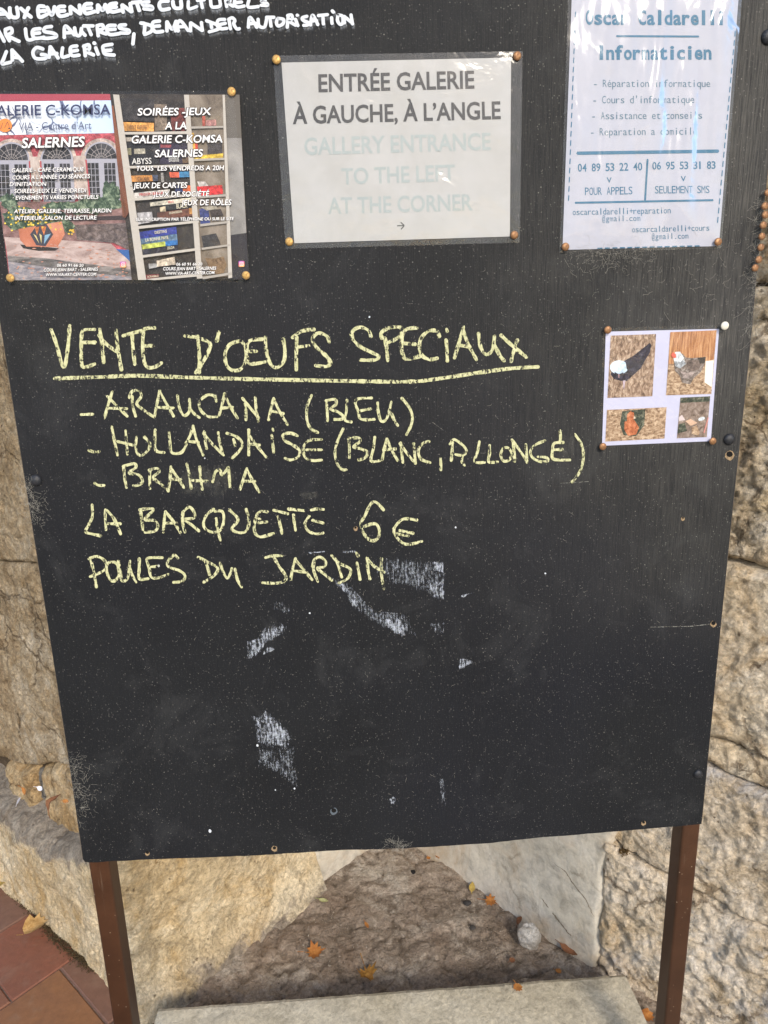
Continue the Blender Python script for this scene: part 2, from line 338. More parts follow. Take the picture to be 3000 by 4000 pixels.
block('stone_block', RO, RD, RN, .0, .85, up(J1, .002), up(J2, .0), M_r4, rw, .018, 8.7, .25, .004, 0.0156, .5)
block('thin_stone', RO, RD, RN, .0, .85, up(J2, .002), up(J2b, .0), M_r1, rw, .014, 9.9, .25, -.004, 0.013199999999999998, .4)
block('stone_block', RO, RD, RN, .0, .85, up(J2b, .002), up(J3, -.006), M_r1, rw, .016, 12.2, .25, .006, 0.018, .5)
block('stone_block', RO, RD, RN, .0, .85, up(J3, .003), up(J4, -.004), M_r3, rw, .02, 17.5, .25, .0, .018, .9)
block('stone_block', RO, RD, RN, .0, .85, up(J4, .004), Z(2.4), M_r3, rw, .02, 21.3, .25, .0, .018, .9)
mo = RO - RN * .045; q = [mo - RD * .02, mo + RD * .85]
def slabbox(name, a, b, n, t, z0, z1, mat, parent):
    c = [a, b, b - n * t, a - n * t]; vs = [(v.x, v.y, z) for z in (z0, z1) for v in c]
    return mesh(name, vs, [(0, 1, 5, 4), (1, 2, 6, 5), (2, 3, 7, 6), (3, 0, 4, 7), (4, 5, 6, 7), (3, 2, 1, 0)], mat, parent)
slabbox('mortar', q[0], q[1], RN, .1, -.05, 2.38, M_mortar, rw)
# plaster strip of the right wall, from the inner corner to its broken edge
PO = Vector((.07, .954, 0)); PE = Vector((.525, .383, 0)); PD = (PE - PO).normalized(); PN = Vector((PD.y, -PD.x, 0)); PL = (PE - PO).length
def plaster_r(u, v):
    z = -.05 + 2.4 * v; e = PL + .007 * fbm(Vector((0, 3, z)), 9, 5) + lerpc([(0, -.004), (.3, .004), (.42, .018), (2.4, .0)])(z)
    p = PO + PD * (e * u); p = Vector((p.x, p.y, z)); fl = max(0, 1 - z / .14)
    k = max(0., 1 - (e - e * u) / .012); return p + PN * (.016 + .005 * fbm(p, 4, 5) + .0012 * fbm(p, 30, 4) + .03 * fl * fl * (1 - .75 * u) - .010 * k * k)
grid_solid('plaster_coat', plaster_r, 90, 260, -PN * .03, M_plaster, rw)

# left: pier of pale stone whose nose points at the viewer
pier = tag(empty('stone_pier', (-.66, .36, 0)), 'pale sloping stone pier base behind the left post, grey ledge on top', 'pier')
nose = [(-1.60, 1.192), (-1.169, .826), (-.90, .598), (-.735, .458), (-.685, .409), (-.655, .374), (-.637, .352), (-.615, .347), (-.595, .360), (-.576, .379), (-.45, .491), (-.32, .607), (-.201, .713)]
def path(pts, n):
    P = [Vector((x, y, 0)) for x, y in pts]; L = [0]
    for a, b in zip(P, P[1:]): L.append(L[-1] + (b - a).length)
    out = []
    for i in range(n + 1):
        t = L[-1] * i / n; k = 0
        while k < len(L) - 2 and L[k + 1] < t: k += 1
        f = (t - L[k]) / (L[k + 1] - L[k]); out.append(P[k].lerp(P[k + 1], f))
    for _ in range(3): out = [out[0]] + [(out[i - 1] + out[i] * 2 + out[i + 1]) / 4 for i in range(1, n)] + [out[n]]
    return out, L
def make_pier():
    n = 300; pp, L = path(nose, n); nr = []
    for i in range(n + 1):
        t = (pp[min(i + 1, n)] - pp[max(i - 1, 0)]).normalized(); nr.append(Vector((t.y, -t.x, 0)))
    ztop = lerpc([(0, .255), (L[1], .275), (L[2], .285), (L[3], .375), (L[5], .47), (L[9], .48), (L[-1], .48)])
    wd = lerpc([(0, .10), (L[3], .10), (L[6], .06), (L[-1], .10)]); vs = []; fs = []; mi = []; rows = 130; cap = 26; bl = []
    for i in range(n + 1):
        s = L[-1] * i / n; H = ztop(s); 
        for j in range(rows + cap + 1):
            if j <= rows: z = -.05 + (H + .05) * j / rows; inn = 0.
            else: z = H; inn = wd(s) * (j - rows) / cap
            k = max(0., 1 - (H - z) / .05); rd = .03 * k * k if j <= rows else .03
            p = pp[i] - nr[i] * (inn + rd); zz = z - .0 + (-.035 * (inn / .1) ** .5 * 0 + (inn * .25 if j > rows else 0)) ; p = Vector((p.x, p.y, zz - (.012 * k if j <= rows else .012)))
            fl = max(0, 1 - z / .16) if s > L[7] else max(0, 1 - z / .10) * .5
            und = fbm(p, 3.2, 4, .9) * .015 + fbm(p, 14, 6, .7) * .005 - abs(fbm(p, 30, 4, .7)) * .003 + fbm(p, 60, 3, .7) * .0012
            if j <= rows: p += nr[i] * (und + .05 * fl * fl)
            else: p += Vector((0, 0, und * .9)) + nr[i] * und * max(0, 1 - inn / .05)
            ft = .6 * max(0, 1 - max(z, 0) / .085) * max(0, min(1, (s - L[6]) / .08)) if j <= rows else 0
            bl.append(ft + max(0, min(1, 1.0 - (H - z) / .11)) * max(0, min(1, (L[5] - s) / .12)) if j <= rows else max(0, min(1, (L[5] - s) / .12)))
            vs.append(p)
    w = rows + cap + 1
    for i in range(n):
        for j in range(w - 1):
            a = i * w + j; fs.append((a, a + w, a + w + 1, a + 1))
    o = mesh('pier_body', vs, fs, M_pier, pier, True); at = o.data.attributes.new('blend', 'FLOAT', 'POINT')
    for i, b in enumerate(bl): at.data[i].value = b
make_pier()
# core so that the pier is closed behind its skin
def prism(name, poly, z0, z1, mat, parent):
    n = len(poly); vs = [(x, y, z0) for x, y in poly] + [(x, y, z1) for x, y in poly]
    fs = [(i, (i + 1) % n, n + (i + 1) % n, n + i) for i in range(n)] + [tuple(range(n))[::-1], tuple(range(n, 2 * n))]
    return mesh(name, vs, fs, mat, parent)
# left plaster strip between pier stone and inner corner
LO = Vector((-.206, .7085, 0)); LE = Vector((.07, .954, 0)); LD = (LE - LO).normalized(); LNn = Vector((LD.y, -LD.x, 0)); LL = (LE - LO).length
def plaster_l(u, v):
    z = -.05 + 2.4 * v; p = LO + LD * (LL * u); p = Vector((p.x, p.y, z)); k = max(0., 1 - u * LL / .014)
    return p + LNn * (.006 + .005 * fbm(p, 4, 5) + .001 * fbm(p, 30, 4) - .014 * k * k)
lw = tag(empty('stone_wall', (-.75, .55, 0)), 'tan limestone block wall above the ledge, left of the board', 'wall')
grid_solid('plaster_coat', plaster_l, 40, 200, -LNn * .03, M_plaster, lw)
# upper left wall
Ld = Vector((-.762, .647, 0)).normalized(); Ln = Vector((-Ld.y, Ld.x, 0)) ; Ln = Vector((-.647, -.762, 0)).normalized(); Lo = Vector((-.713, .439, 0)) - Ln * .062
def ls(px, py):
    p = PV(px, py, Lo, Ln); return ((p - Lo).dot(Ld), p.z)
def lc(*px): 
    return lerpc(sorted([ls(*q) for q in px]))
K0 = lerpc([(-.1, .36), (.1, .30), (.3, .25), (1., .23)])
KA = lc((330, 2985), (260, 2995), (190, 2988), (130, 3000), (60, 2985), (0, 2965)); KB = lc((250, 2212), (190, 2206), (90, 2200), (0, 2194))
sA = ls(118, 3040)[0]; sA2 = ls(146, 3040)[0]; sL = ls(-60, 3000)[0]
block('stone_block', Lo, Ld, Ln, -.14, .95, up(KB, .001), Z(2.4), M_r5, lw, .012, 2.2, .25, .0, .008, .5)
block('stone_block', Lo, Ld, Ln, -.14, .95, up(KA, .003), up(KB, -.001), M_r5, lw, .012, 5.2, .25, .004, .012, .5)
block('small_stone', Lo, Ld, Ln, -.14, sA2 - .002, K0, up(KA, -.006), M_r2, lw, .01, 6.6, .2, .0, .022, .5, .005)
block('small_stone', Lo, Ld, Ln, sA + .003, .60, K0, up(KA, -.010), M_r2, lw, .012, 7.3, .2, .004, .026, .5, .005)
block('small_stone', Lo, Ld, Ln, sA2 + .001, sA - .003, up(K0, .05), up(KA, -.02), M_grey, lw, .008, 4.3, .2, -.014, .012, .5, .005)
a = Lo - Ln * .04; slabbox('mortar', a + Ld * -.12, a + Ld * .95, Ln, .08, .1, 2.38, M_mortar, lw)
# return of the left wall towards the inner corner (behind the board)
ra = Vector((-.60, .40, 0)) - LNn * .05; rb = LO - LNn * .05
slabbox('return_wall', ra, rb + LD * .03, LNn, .12, .1, 2.38, M_plaster, lw)

# ---------------------------------------------------------------- slab step
def make_slab():
    zt = .085; bl = PF(620, 3931, zt); br = PF(2436, 3793, zt); y1 = (bl.y + br.y) / 2; x0, x1 = bl.x, br.x; y0 = .062; e = .014; th = .075; nx = 220; vs = []; fs = []
    prof = [(y0 + .002, zt - th), (y0, zt - th + .01), (y0, zt - e), (y0 + e * .3, zt - e * .3), (y0 + e, zt)] + [(y0 + e + (y1 - y0 - 2 * e) * k / 30, zt) for k in range(1, 30)] + [(y1 - e, zt), (y1 - e * .35, zt - e * .3), (y1, zt - e), (y1, zt - th)]
    for i in range(nx + 1):
        x = x0 + (x1 - x0) * i / nx
        for (y, z) in prof:
            q = Vector((x, y, z)); j = .0007 * fbm(q, 25, 5, .7) + .0004 * fbm(q, 110, 3)
            vs.append((x + .002 * fbm(q, 20, 3), y + j * (1.6 if y > y1 - e * 1.1 else .3), z + (j if z > zt - e * 1.1 else 0)))
    m = len(prof)
    for i in range(nx):
        for j in range(m - 1): a = i * m + j; fs.append((a, a + m, a + m + 1, a + 1))
        fs.append((i * m + m - 1, (i + 1) * m + m - 1, (i + 1) * m, i * m))
    fs.append(tuple(range(m))); fs.append(tuple(nx * m + k for k in range(m))[::-1])
    o = mesh('stone_step', vs, fs, M_slab); bm = bmesh.new(); bm.from_mesh(o.data); bmesh.ops.recalc_face_normals(bm, faces=bm.faces); bm.to_mesh(o.data); bm.free()
    tag(recentre(o), 'pale grainy cast stone step slab between the two posts', 'step')
    # supports
    s = tag(empty('step_support', (0, .18, -.03)), 'dark rubble bed carrying the pale step slab', 'support')
    prism('rubble', [(x0 + .07, .08), (x1 - .07, .08), (x1 - .07, y1 - .05), (x0 + .07, y1 - .05)], -.045, zt - th + .001, M_mortar, s)
make_slab()

# ---------------------------------------------------------------- notice board
nb = tag(empty('notice_board', (0, .02, 0)), 'large black painted notice board on two brown steel posts with yellow chalk writing', 'notice board')
def make_panel():
    TH = .012; ZT = 2.30
    left = [PB(4, 1300), PB(81, 1791), PB(184, 2437), PB(261, 2936), PB(318, 3330)]; right = [PB(2745, 3200), PB(2817, 2458), PB(2869, 1950), PB(2901, 1661), PB(2940, 1292), PB(2958, 1086)]
    bot = [PB(x, y) for x, y in ((322, 3358), (330, 3369), (345, 3371), (600, 3358), (950, 3346), (1150, 3334), (1330, 3322), (1480, 3320), (1560, 3316), (1700, 3309), (1900, 3296), (2100, 3274), (2400, 3250), (2640, 3230), (2742, 3220))]
    pts = [Vector((left[0].x - .005, 0, ZT))] + left
    bb = []
    for a, b in zip(bot, bot[1:]):
        k = max(1, int((b - a).length / .012))
        for i in range(k):
            p = a.lerp(b, i / k); p.z += .0011 * fbm(p, 60, 4) if i else 0; bb.append(p)
    pts += bb + [bot[-1]] + right + [Vector((right[-1].x + .004, 0, ZT))]
    n = len(pts); c = Vector((0, 0, 1.5)); vs = []
    for p in pts: d = (c - p); d.normalize(); vs.append((p.x + .0012 * (1 if p.x < 0 else -1), 0, p.z + (.0008 if p.z < 1 else 0)))
    vs += [(p.x, .0012, p.z) for p in pts] + [(p.x, TH, p.z) for p in pts]
    fs = [tuple(range(n))] + [(n + i, n + (i + 1) % n, (i + 1) % n, i) for i in range(n)] + [(2 * n + i, 2 * n + (i + 1) % n, n + (i + 1) % n, n + i) for i in range(n)] + [tuple(range(2 * n, 3 * n))[::-1]]
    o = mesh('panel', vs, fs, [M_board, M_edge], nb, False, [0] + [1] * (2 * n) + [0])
    bm = bmesh.new(); bm.from_mesh(o.data); bmesh.ops.recalc_face_normals(bm, faces=bm.faces); bm.to_mesh(o.data); bm.free()
make_panel()
def make_post(xl, w, lab):
    r = .0045; y0 = .0125; d = .038; x0, x1, y1 = xl, xl + w, y0 + d; poly = []
    for (cx, cy, a) in ((x1 - r, y0 + r, -90), (x1 - r, y1 - r, 0), (x0 + r, y1 - r, 90), (x0 + r, y0 + r, 180)):
        for k in range(6): t = math.radians(a + 18 * k); poly.append((cx + r * math.cos(t), cy + r * math.sin(t)))
    o = prism('post', poly, -.04, 2.24, M_post, nb); 
    for p in o.data.polygons: p.use_smooth = len(p.vertices) == 4
    o['label'] = lab
xl = PB(344, 3371, .0125).x; make_post(xl, PB(424, 3371, .0125).x - xl, 'brown square steel post at the left edge of the board')
xr = PB(2737, 3228, .0125).x; xi = PB(2670, 3230, .0125).x; make_post(xi - .001, xr - xi + .001, 'brown square steel post at the right edge of the board')

def ribbon(paths, mat, name, parent, y0=-.0007, dy=.00006, jit=.38, taper=.25):
    """paths: list of (points in px, width in px); flat strokes lying on the board, each a hair above the last"""
    vs = []; fs = []; wk = .9 if mat is M_chalk else 1.
    for k, (pts, w) in enumerate(paths):
        w *= wk; P = [Vector((x, y, 0)) for x, y in pts]
        if len(P) > 2:
            Q = []
            for i in range(len(P) - 1):
                p0 = P[max(i - 1, 0)]; p1 = P[i]; p2 = P[i + 1]; p3 = P[min(i + 2, len(P) - 1)]
                for t in range(7):
                    t /= 7; Q.append(.5 * ((2 * p1) + (p2 - p0) * t + (2 * p0 - 5 * p1 + 4 * p2 - p3) * t * t + (3 * p1 - p0 - 3 * p2 + p3) * t ** 3))
            Q.append(P[-1])
        else: Q = [P[0].lerp(P[1], i / 8) for i in range(9)]
        e0 = (Q[0] - Q[1]).normalized() * w * .35; e1 = (Q[-1] - Q[-2]).normalized() * w * .35
        Q = [Q[0] + e0] + Q + [Q[-1] + e1]; b = len(vs); y = y0 - dy * k; n = len(Q)
        for i, q in enumerate(Q):
            t = (Q[min(i + 1, n - 1)] - Q[max(i - 1, 0)]); t = t.normalized() if t.length else Vector((1, 0, 0)); nn = Vector((-t.y, t.x, 0))
            ww = w * .5 * (1 + jit * noise.noise(Vector((q.x * .05, q.y * .05, k)))); 
            if i in (0, n - 1): ww *= .45
            vs.append(PB(*(q + nn * ww)[:2], y)); vs.append(PB(*(q - nn * ww)[:2], y))
        for i in range(n - 1): fs.append((b + 2 * i, b + 2 * i + 1, b + 2 * i + 3, b + 2 * i + 2))
    return mesh(name, vs, fs, mat, parent)
def words(paths, gap):
    it = sorted(paths, key=lambda p: min(x for x, y in p[0])); out = []
    for p in it:
        x0 = min(x for x, y in p[0]); x1 = max(x for x, y in p[0])
        if out and x0 - out[-1][1] < gap: out[-1][0].append(p); out[-1][1] = max(out[-1][1], x1)
        else: out.append([[p], x1])
    return [o[0] for o in out]
def writing(paths, mat, name, labs, gap, **kw):
    ws = words(paths, gap)
    for k, w in enumerate(ws):
        o = ribbon(w, mat, name, nb, **kw)
        if len(ws) == len(labs): o['label'] = labs[k]
    print('WORDS', name, len(ws), len(labs))
def S(txt, ox, oy, sc, w):
    """strokes written as 'x,y x,y ; x,y ...' in the units of one enlarged view"""
    out = []
    for st in txt.split(';'):
        pts = [tuple(float(v) for v in p.split(',')) for p in st.split()]
        if len(pts) > 1: out.append(([(ox + x * sc, oy + y * sc) for x, y in pts], w))
    return out
K1 = (100, 1200, .7233); K2 = (1200, 1200, .7233); KAa = (180, 1930, .4822); KBb = (940, 1930, .4822)
head = S('137,118 165,195 205,325 228,220 238,98; 375,120 320,122 304,140 300,230 305,315 330,322 375,306; 312,190 378,190; 400,118 412,200 422,300; 395,150 430,195 500,245; 488,122 498,220 518,340; 525,155 575,140 640,125; 575,145 580,220 590,310; 698,112 650,115 638,130 632,200 640,290 660,325 700,322 735,300; 640,210 690,208; 858,155 930,165 995,195 985,245 950,310 918,355; 930,155 938,250 938,355; 1045,132 1038,160 1032,185; 1165,180 1105,200 1078,250 1085,310 1115,340 1160,335 1188,290 1190,225 1165,180; 1280,172 1210,182 1195,230 1205,300 1240,305 1295,295; 1210,238 1248,238; 1295,160 1300,240 1325,310 1360,325 1395,290 1400,230 1390,170; 1560,120 1490,130 1440,165; 1465,160 1462,250 1462,340; 1470,215 1530,208; 1640,190 1625,155 1580,140 1550,170 1570,215 1625,265 1645,300 1625,320 1565,315', *K1, 15)
head += S('345,160 330,125 285,108 245,130 245,170 290,215 350,245 385,265 365,285 285,285; 420,165 430,230 435,290; 405,170 400,140 440,112 500,108 512,130 490,165 440,190; 595,112 540,118 515,150 510,220 525,275 560,278 615,262; 520,195 585,200; 715,160 700,130 660,128 620,160 605,210 620,260 660,282 705,275; 750,175 755,240 757,292; 753,118 757,132; 845,105 820,190 795,275; 840,120 870,200 915,285; 820,205 880,215; 925,140 935,210 965,255 1000,230 1012,155; 1010,200 1040,260 1065,290; 1045,150 1110,210 1185,270; 1135,175 1115,240 1100,295', *K2, 15)
writing(head, M_chalk, 'chalk_word', ['yellow chalk word VENTE', "yellow chalk word D'ŒUFS", 'yellow chalk word SPECIAUX'], 26)
ul = S('155,385 400,377 600,370 900,380 1200,388 1500,394 1821,400 2080,402 2239,385 2469,350 2619,331 2769,322', *K1, 16)
ribbon(ul, M_chalk, 'chalk_underline', nb)['label'] = 'long yellow chalk underline below the heading'
l2 = S('298,580 365,578; 468,455 445,530 425,600; 440,480 490,530 550,590; 440,545 548,548; 575,480 580,540 595,590; 560,490 575,455 610,450 625,480 600,520 630,550 695,595; 725,450 710,520 695,595; 725,460 760,520 800,590; 705,540 800,545; 820,475 830,540 855,585 885,560 885,495; 885,540 910,575 940,597; 1030,510 1020,480 980,475 940,510 945,555 985,590 1035,592; 1075,465 1060,530 1045,585; 1075,470 1105,535 1145,600; 1060,545 1120,540; 1185,520 1190,560 1190,610; 1170,490 1210,540 1260,600; 1240,485 1245,550 1258,620; 1340,490 1325,550 1312,610; 1340,495 1370,560 1415,635; 1325,560 1395,575; 1545,475 1520,540 1520,610 1540,655 1580,678', *K1, 11.8)
l2 += S('105,505 108,560 110,615; 100,505 150,498 155,525 125,550 165,565 195,590 185,605 145,606; 215,500 212,560 205,610 240,620; 350,490 275,495 260,520 275,560 285,600 320,608 365,605; 285,560 345,548; 380,515 385,570 400,615 430,600 455,510; 450,560 470,610 490,640; 510,490 550,540 568,590 560,640 535,690', *K2, 11.8)
writing(l2, M_chalk, 'chalk_word', ['yellow chalk dash before ARAUCANA', 'yellow chalk word ARAUCANA', 'yellow chalk word (BLEU)'], 26)
l3 = S('340,772 370,782 400,780; 465,645 480,720 497,800; 540,665 545,730 550,795; 495,725 580,745; 600,700 595,760 615,800 650,785 672,740 640,700; 700,660 698,720 705,775 750,785; 775,672 780,730 790,785 840,785 870,740; 905,640 890,690 865,735; 905,645 925,720 960,800; 885,725 935,730; 965,670 970,720 978,765; 960,680 1010,740 1070,800; 1040,675 1050,740 1065,790; 1085,680 1140,700 1170,735 1155,775 1115,815; 1122,712 1133,748; 1205,660 1205,730 1205,800; 1208,690 1250,750 1300,810; 1215,740 1265,745; 1330,690 1335,740 1340,785; 1334,656 1337,668; 1470,695 1430,680 1390,690 1400,720 1445,745 1480,775 1470,810 1430,825 1400,815; 1600,715 1530,720 1500,760 1510,810 1550,828 1600,825; 1515,770 1600,770', *K1, 11.8)
l3 += S('195,655 165,720 150,780 160,840 185,875 212,878; 225,705 228,760 228,815; 220,712 275,705 285,725 250,755 290,765 325,785 310,815 275,825; 365,700 358,760 345,830 395,828; 430,710 415,770 405,825; 430,710 455,770 490,830; 410,770 480,765; 505,730 510,785 517,840; 500,735 540,790 585,845; 575,735 580,790 585,845; 660,725 625,735 600,775 615,820 665,840; 720,815 722,850 722,880; 785,730 782,780 778,830; 770,740 795,715 845,750 860,780 835,800 800,795; 840,795 835,830 850,855; 930,725 920,780 905,835 960,838; 985,745 985,790 980,835 1030,835; 1060,760 1045,795 1060,830 1090,825 1105,790 1085,760 1060,760; 1105,715 1145,770 1190,835; 1110,725 1117,780 1120,835; 1180,740 1185,790 1188,840; 1285,720 1230,745 1205,780 1220,815 1265,835 1300,830 1290,812 1245,808; 1385,730 1335,735 1325,770 1325,815 1360,825 1420,825; 1330,770 1380,768; 1365,665 1368,700 1365,730; 1445,685 1480,740 1492,800 1480,870 1455,915 1430,945', *K2, 11.8)
writing(l3, M_chalk, 'chalk_word', ['yellow chalk dash before HOLLANDAISE', 'yellow chalk word HOLLANDAISE', 'yellow chalk words (BLANC, ALLONGÉ)'], 26)
l4 = S('372,950 395,962 425,962; 530,860 535,920 545,975; 525,860 585,845 595,865 560,895 610,905 632,940 610,960 580,965; 672,875 670,930 672,980; 665,880 710,870 720,890 690,920 730,955 770,990; 785,860 780,930 770,995; 785,870 820,920 855,975; 775,930 840,930; 870,845 885,910 895,980; 940,860 945,920 955,985; 890,935 985,940; 1010,945 1025,890 1050,880 1060,905 1085,880 1095,865 1100,920 1105,975; 1195,870 1175,930 1158,985; 1195,875 1225,935 1262,1000; 1175,940 1240,940', *K1, 12.2)
writing(l4, M_chalk, 'chalk_word', ['yellow chalk dash before BRAHMA', 'yellow chalk word BRAHMA'], 26)
l5 = S('373,85 375,180 345,250 320,305 380,325 445,338; 480,125 480,210 485,290; 490,130 550,200 605,325; 490,240 605,240; 765,125 775,210 785,295; 755,128 850,118 865,135 800,205 880,215 905,260 880,300 800,310; 965,150 955,230 950,310; 965,140 1030,220 1090,315; 955,235 1060,235; 1110,140 1105,220 1125,310; 1105,150 1160,105 1200,150 1195,195 1120,205 1180,250 1240,300; 1360,120 1300,170 1275,240 1300,290 1370,310 1420,280 1440,200 1425,140 1365,140; 1378,195 1390,290 1412,375; 1480,125 1555,205 1505,280 1560,312 1620,300 1645,220 1620,120', *KAa, 12)
l5 += S('220,145 170,140 135,165 112,240 115,310 150,345 200,340 268,318; 130,198 158,202; 145,232 215,225; 265,130 385,160; 303,180 320,250 335,320; 385,120 515,135; 428,165 435,230 445,295; 570,130 620,120 675,125; 558,175 520,240 550,300 610,322 670,315; 580,212 670,235; 1160,130 1095,65 1050,85 1005,180 975,230 985,290 1020,350 1065,378 1110,360 1125,300 1100,245 1050,245 1000,265; 1430,210 1330,200 1280,230 1240,290 1265,350 1320,400 1380,405 1470,382; 1285,295 1400,318; 1265,322 1360,340', *KBb, 12)
writing(l5, M_chalk, 'chalk_word', ['yellow chalk word LA', 'yellow chalk word BARQUETTE', 'yellow chalk price 6', 'yellow chalk euro sign'], 26)
l6 = S('360,530 385,620 408,755; 345,525 410,505 470,535 490,590 450,630 355,670; 555,550 500,560 490,620 520,695 560,700 590,650 580,580 555,550; 585,540 600,620 615,700 660,680 680,540; 680,600 700,660 730,715; 755,520 755,600 755,685 830,685; 945,515 850,515 815,530 835,600 850,670 900,680 990,650; 840,590 910,585; 1070,520 1035,495 985,550 995,590 1080,620 1125,660 1105,705 1030,715; 1230,510 1320,555 1390,600 1360,660 1275,715; 1290,540 1310,600 1325,655; 1410,555 1430,620 1465,680 1490,650 1505,600; 1530,605 1550,690 1585,755', *KAa, 12)
l6 += S('200,515 260,500 340,500; 265,505 315,590 365,660 360,700 290,722 175,718; 445,520 420,610 405,695; 440,530 510,610 580,695; 425,620 540,635; 600,530 590,610 625,710; 580,590 600,530 645,510 690,550 675,590 620,600 680,650 740,700; 735,495 800,560 880,600 890,640 860,690 795,720; 780,545 800,610 820,675; 942,555 955,620 968,695; 935,475 955,505; 1025,515 1030,600 1048,690; 1030,530 1090,590 1165,635; 1140,520 1140,640 1160,770', *KBb, 12)
writing(l6, M_chalk, 'chalk_word', ['yellow chalk word POULES', 'yellow chalk word DU', 'yellow chalk word JARDIN'], 26)

# white painted lettering at the top left, with the pale run under each stroke
T1 = (0, 0, .42194); T2 = (700, 0, .42194)
pa = S('-40,170 5,85 90,165; -15,130 50,128; 90,70 95,130 120,160 165,150 155,65; 190,75 240,120 290,160; 265,70 240,120 225,165; 410,60 360,60 352,110 370,160 440,130; 360,105 420,100; 435,65 480,140 505,60; 600,60 545,65 530,110 560,150 630,135; 540,105 600,100; 655,130 650,60; 650,60 745,130; 735,45 745,130; 850,35 790,40 775,85 800,125 880,105; 790,80 850,75; 905,115 905,45; 905,45 950,95 975,40; 975,40 1000,115; 1080,30 1020,40 1005,80 1040,110 1115,95; 1015,72 1080,65; 1140,115 1130,45; 1130,45 1220,110; 1205,30 1220,110; 1220,25 1310,15; 1265,25 1290,100; 1380,15 1320,25 1335,50 1400,60 1405,85 1330,80; 1560,10 1490,15 1475,55 1500,90 1570,80; 1600,10 1605,50 1625,75 1675,70 1675,5', *T1, 15)
pa += S('85,10 90,80 165,60; 165,5 235,-2; 200,0 215,75; 290,0 300,60 345,65 380,50 375,0; 430,0 440,65; 435,10 470,0 465,20 450,25 500,60; 515,0 510,40 540,65 605,55; 520,25 580,18; 645,0 640,65 735,60; 800,0 760,10 810,30 815,50 755,48', *T2, 13)
pb = S('-60,380 -30,270 40,385; 50,275 55,320 90,380; 45,275 100,260 110,300 75,330 180,385; 235,265 255,365 330,355; 375,265 310,275 300,320 330,355 410,345; 310,310 370,305; 480,245 420,255 410,290 500,310 520,340 440,355 380,350; 595,350 605,240 690,325; 600,305 670,300; 690,255 705,320 740,325 755,260; 755,290 790,330; 770,240 865,240; 815,250 845,325; 900,250 910,335; 895,240 945,230 955,265 910,285 985,315; 1070,235 1000,240 990,285 1020,320 1110,310; 1000,275 1070,270; 1165,230 1110,235 1110,260 1190,280 1185,305 1110,305; 1240,310 1230,410; 1310,215 1340,225 1335,310; 1300,212 1400,240 1400,290 1335,320; 1480,195 1420,205 1410,250 1440,295 1510,290; 1420,245 1480,240; 1545,290 1545,200; 1545,200 1595,270 1630,195; 1630,195 1650,290', *T1, 14)
pb += S('-35,290 5,190 85,285; -20,250 60,245; 105,290 105,210; 105,210 215,285; 205,205 215,285; 255,195 290,210 300,260; 250,190 370,240 360,270 275,295; 425,180 365,185 350,230 380,265 445,262; 360,230 430,215; 460,180 475,270; 455,180 490,165 515,190 505,220 530,265 560,265; 640,255 655,160 720,255; 650,220 710,215; 730,175 740,240 790,250 810,170; 805,160 880,160; 840,165 850,245; 910,170 900,215 920,240 960,220 965,180 910,170; 1000,255 1010,140; 1000,145 1040,140 1045,175 1010,190 1080,235; 1075,175 1100,240; 1090,138 1096,144; 1185,150 1140,165 1150,190 1195,210 1190,230 1150,235; 1215,235 1235,140 1285,230; 1220,195 1275,190; 1285,145 1375,135; 1330,145 1335,225; 1410,160 1415,220; 1415,98 1430,115; 1470,140 1465,190 1490,225 1515,210 1510,150 1470,140; 1530,215 1525,150; 1525,150 1605,215; 1590,135 1605,225', *T2, 13)
pc = S('60,475 35,540 20,590 100,575; 115,560 110,460; 110,460 210,570; 110,530 180,535; 400,455 340,440 305,485 330,540 420,540 425,510 380,505; 455,535 465,430; 465,430 540,540; 460,500 530,495; 580,440 575,525 640,515; 715,425 660,435 650,475 670,515 735,510; 660,475 720,465; 790,520 780,425; 770,430 820,415 825,455 785,470 870,510; 885,440 910,505; 868,395 878,405; 1040,410 960,425 955,460 975,500 1060,510; 960,470 1030,465', *T1, 14)
def runs(paths, name, drop, parent):
    vs = []; fs = []; al = []; y = -.0004
    for k, (pts, w) in enumerate(paths):
        for (a, b) in zip(pts, pts[1:]):
            ax, ay = a; bx, by = b
            if abs(bx - ax) < w * .8:
                lo = max((a, b), key=lambda p: p[1]); q = [(lo[0] - w * .55, lo[1] - 4), (lo[0] + w * .55, lo[1] - 4)]
            else:
                if ax > bx: a, b = b, a
                q = [(a[0] - 2, a[1]), (b[0] + 2, b[1])]
            i = len(vs); yy = y - .000004 * (len(vs) // 4)
            vs += [PB(*q[0], yy), PB(*q[1], yy), PB(q[1][0] + 6, q[1][1] + drop, yy), PB(q[0][0] + 6, q[0][1] + drop, yy)]; fs.append((i, i + 1, i + 2, i + 3)); al += [1, 1, 0, 0]
    me = bpy.data.meshes.new(name); me.from_pydata([tuple(v) for v in vs], [], fs); at = me.attributes.new('fade', 'FLOAT', 'POINT')
    for i, v in enumerate(al): at.data[i].value = v
    return link(name, me, M_bleed, parent)
for st, lab, dr in ((pa, 'white painted line AUX ÉVENEMENTS CULTURELS', 34), (pb, 'white painted line AR LES AUTRES, DEMANDER AUTORISATION', 28), (pc, 'white painted line LA GALERIE', 32)):
    for w in words(st, 15): ribbon(w, M_paint, 'painted_word', nb, y0=-.0016, jit=.05); runs(w, 'paint_run', dr, nb)

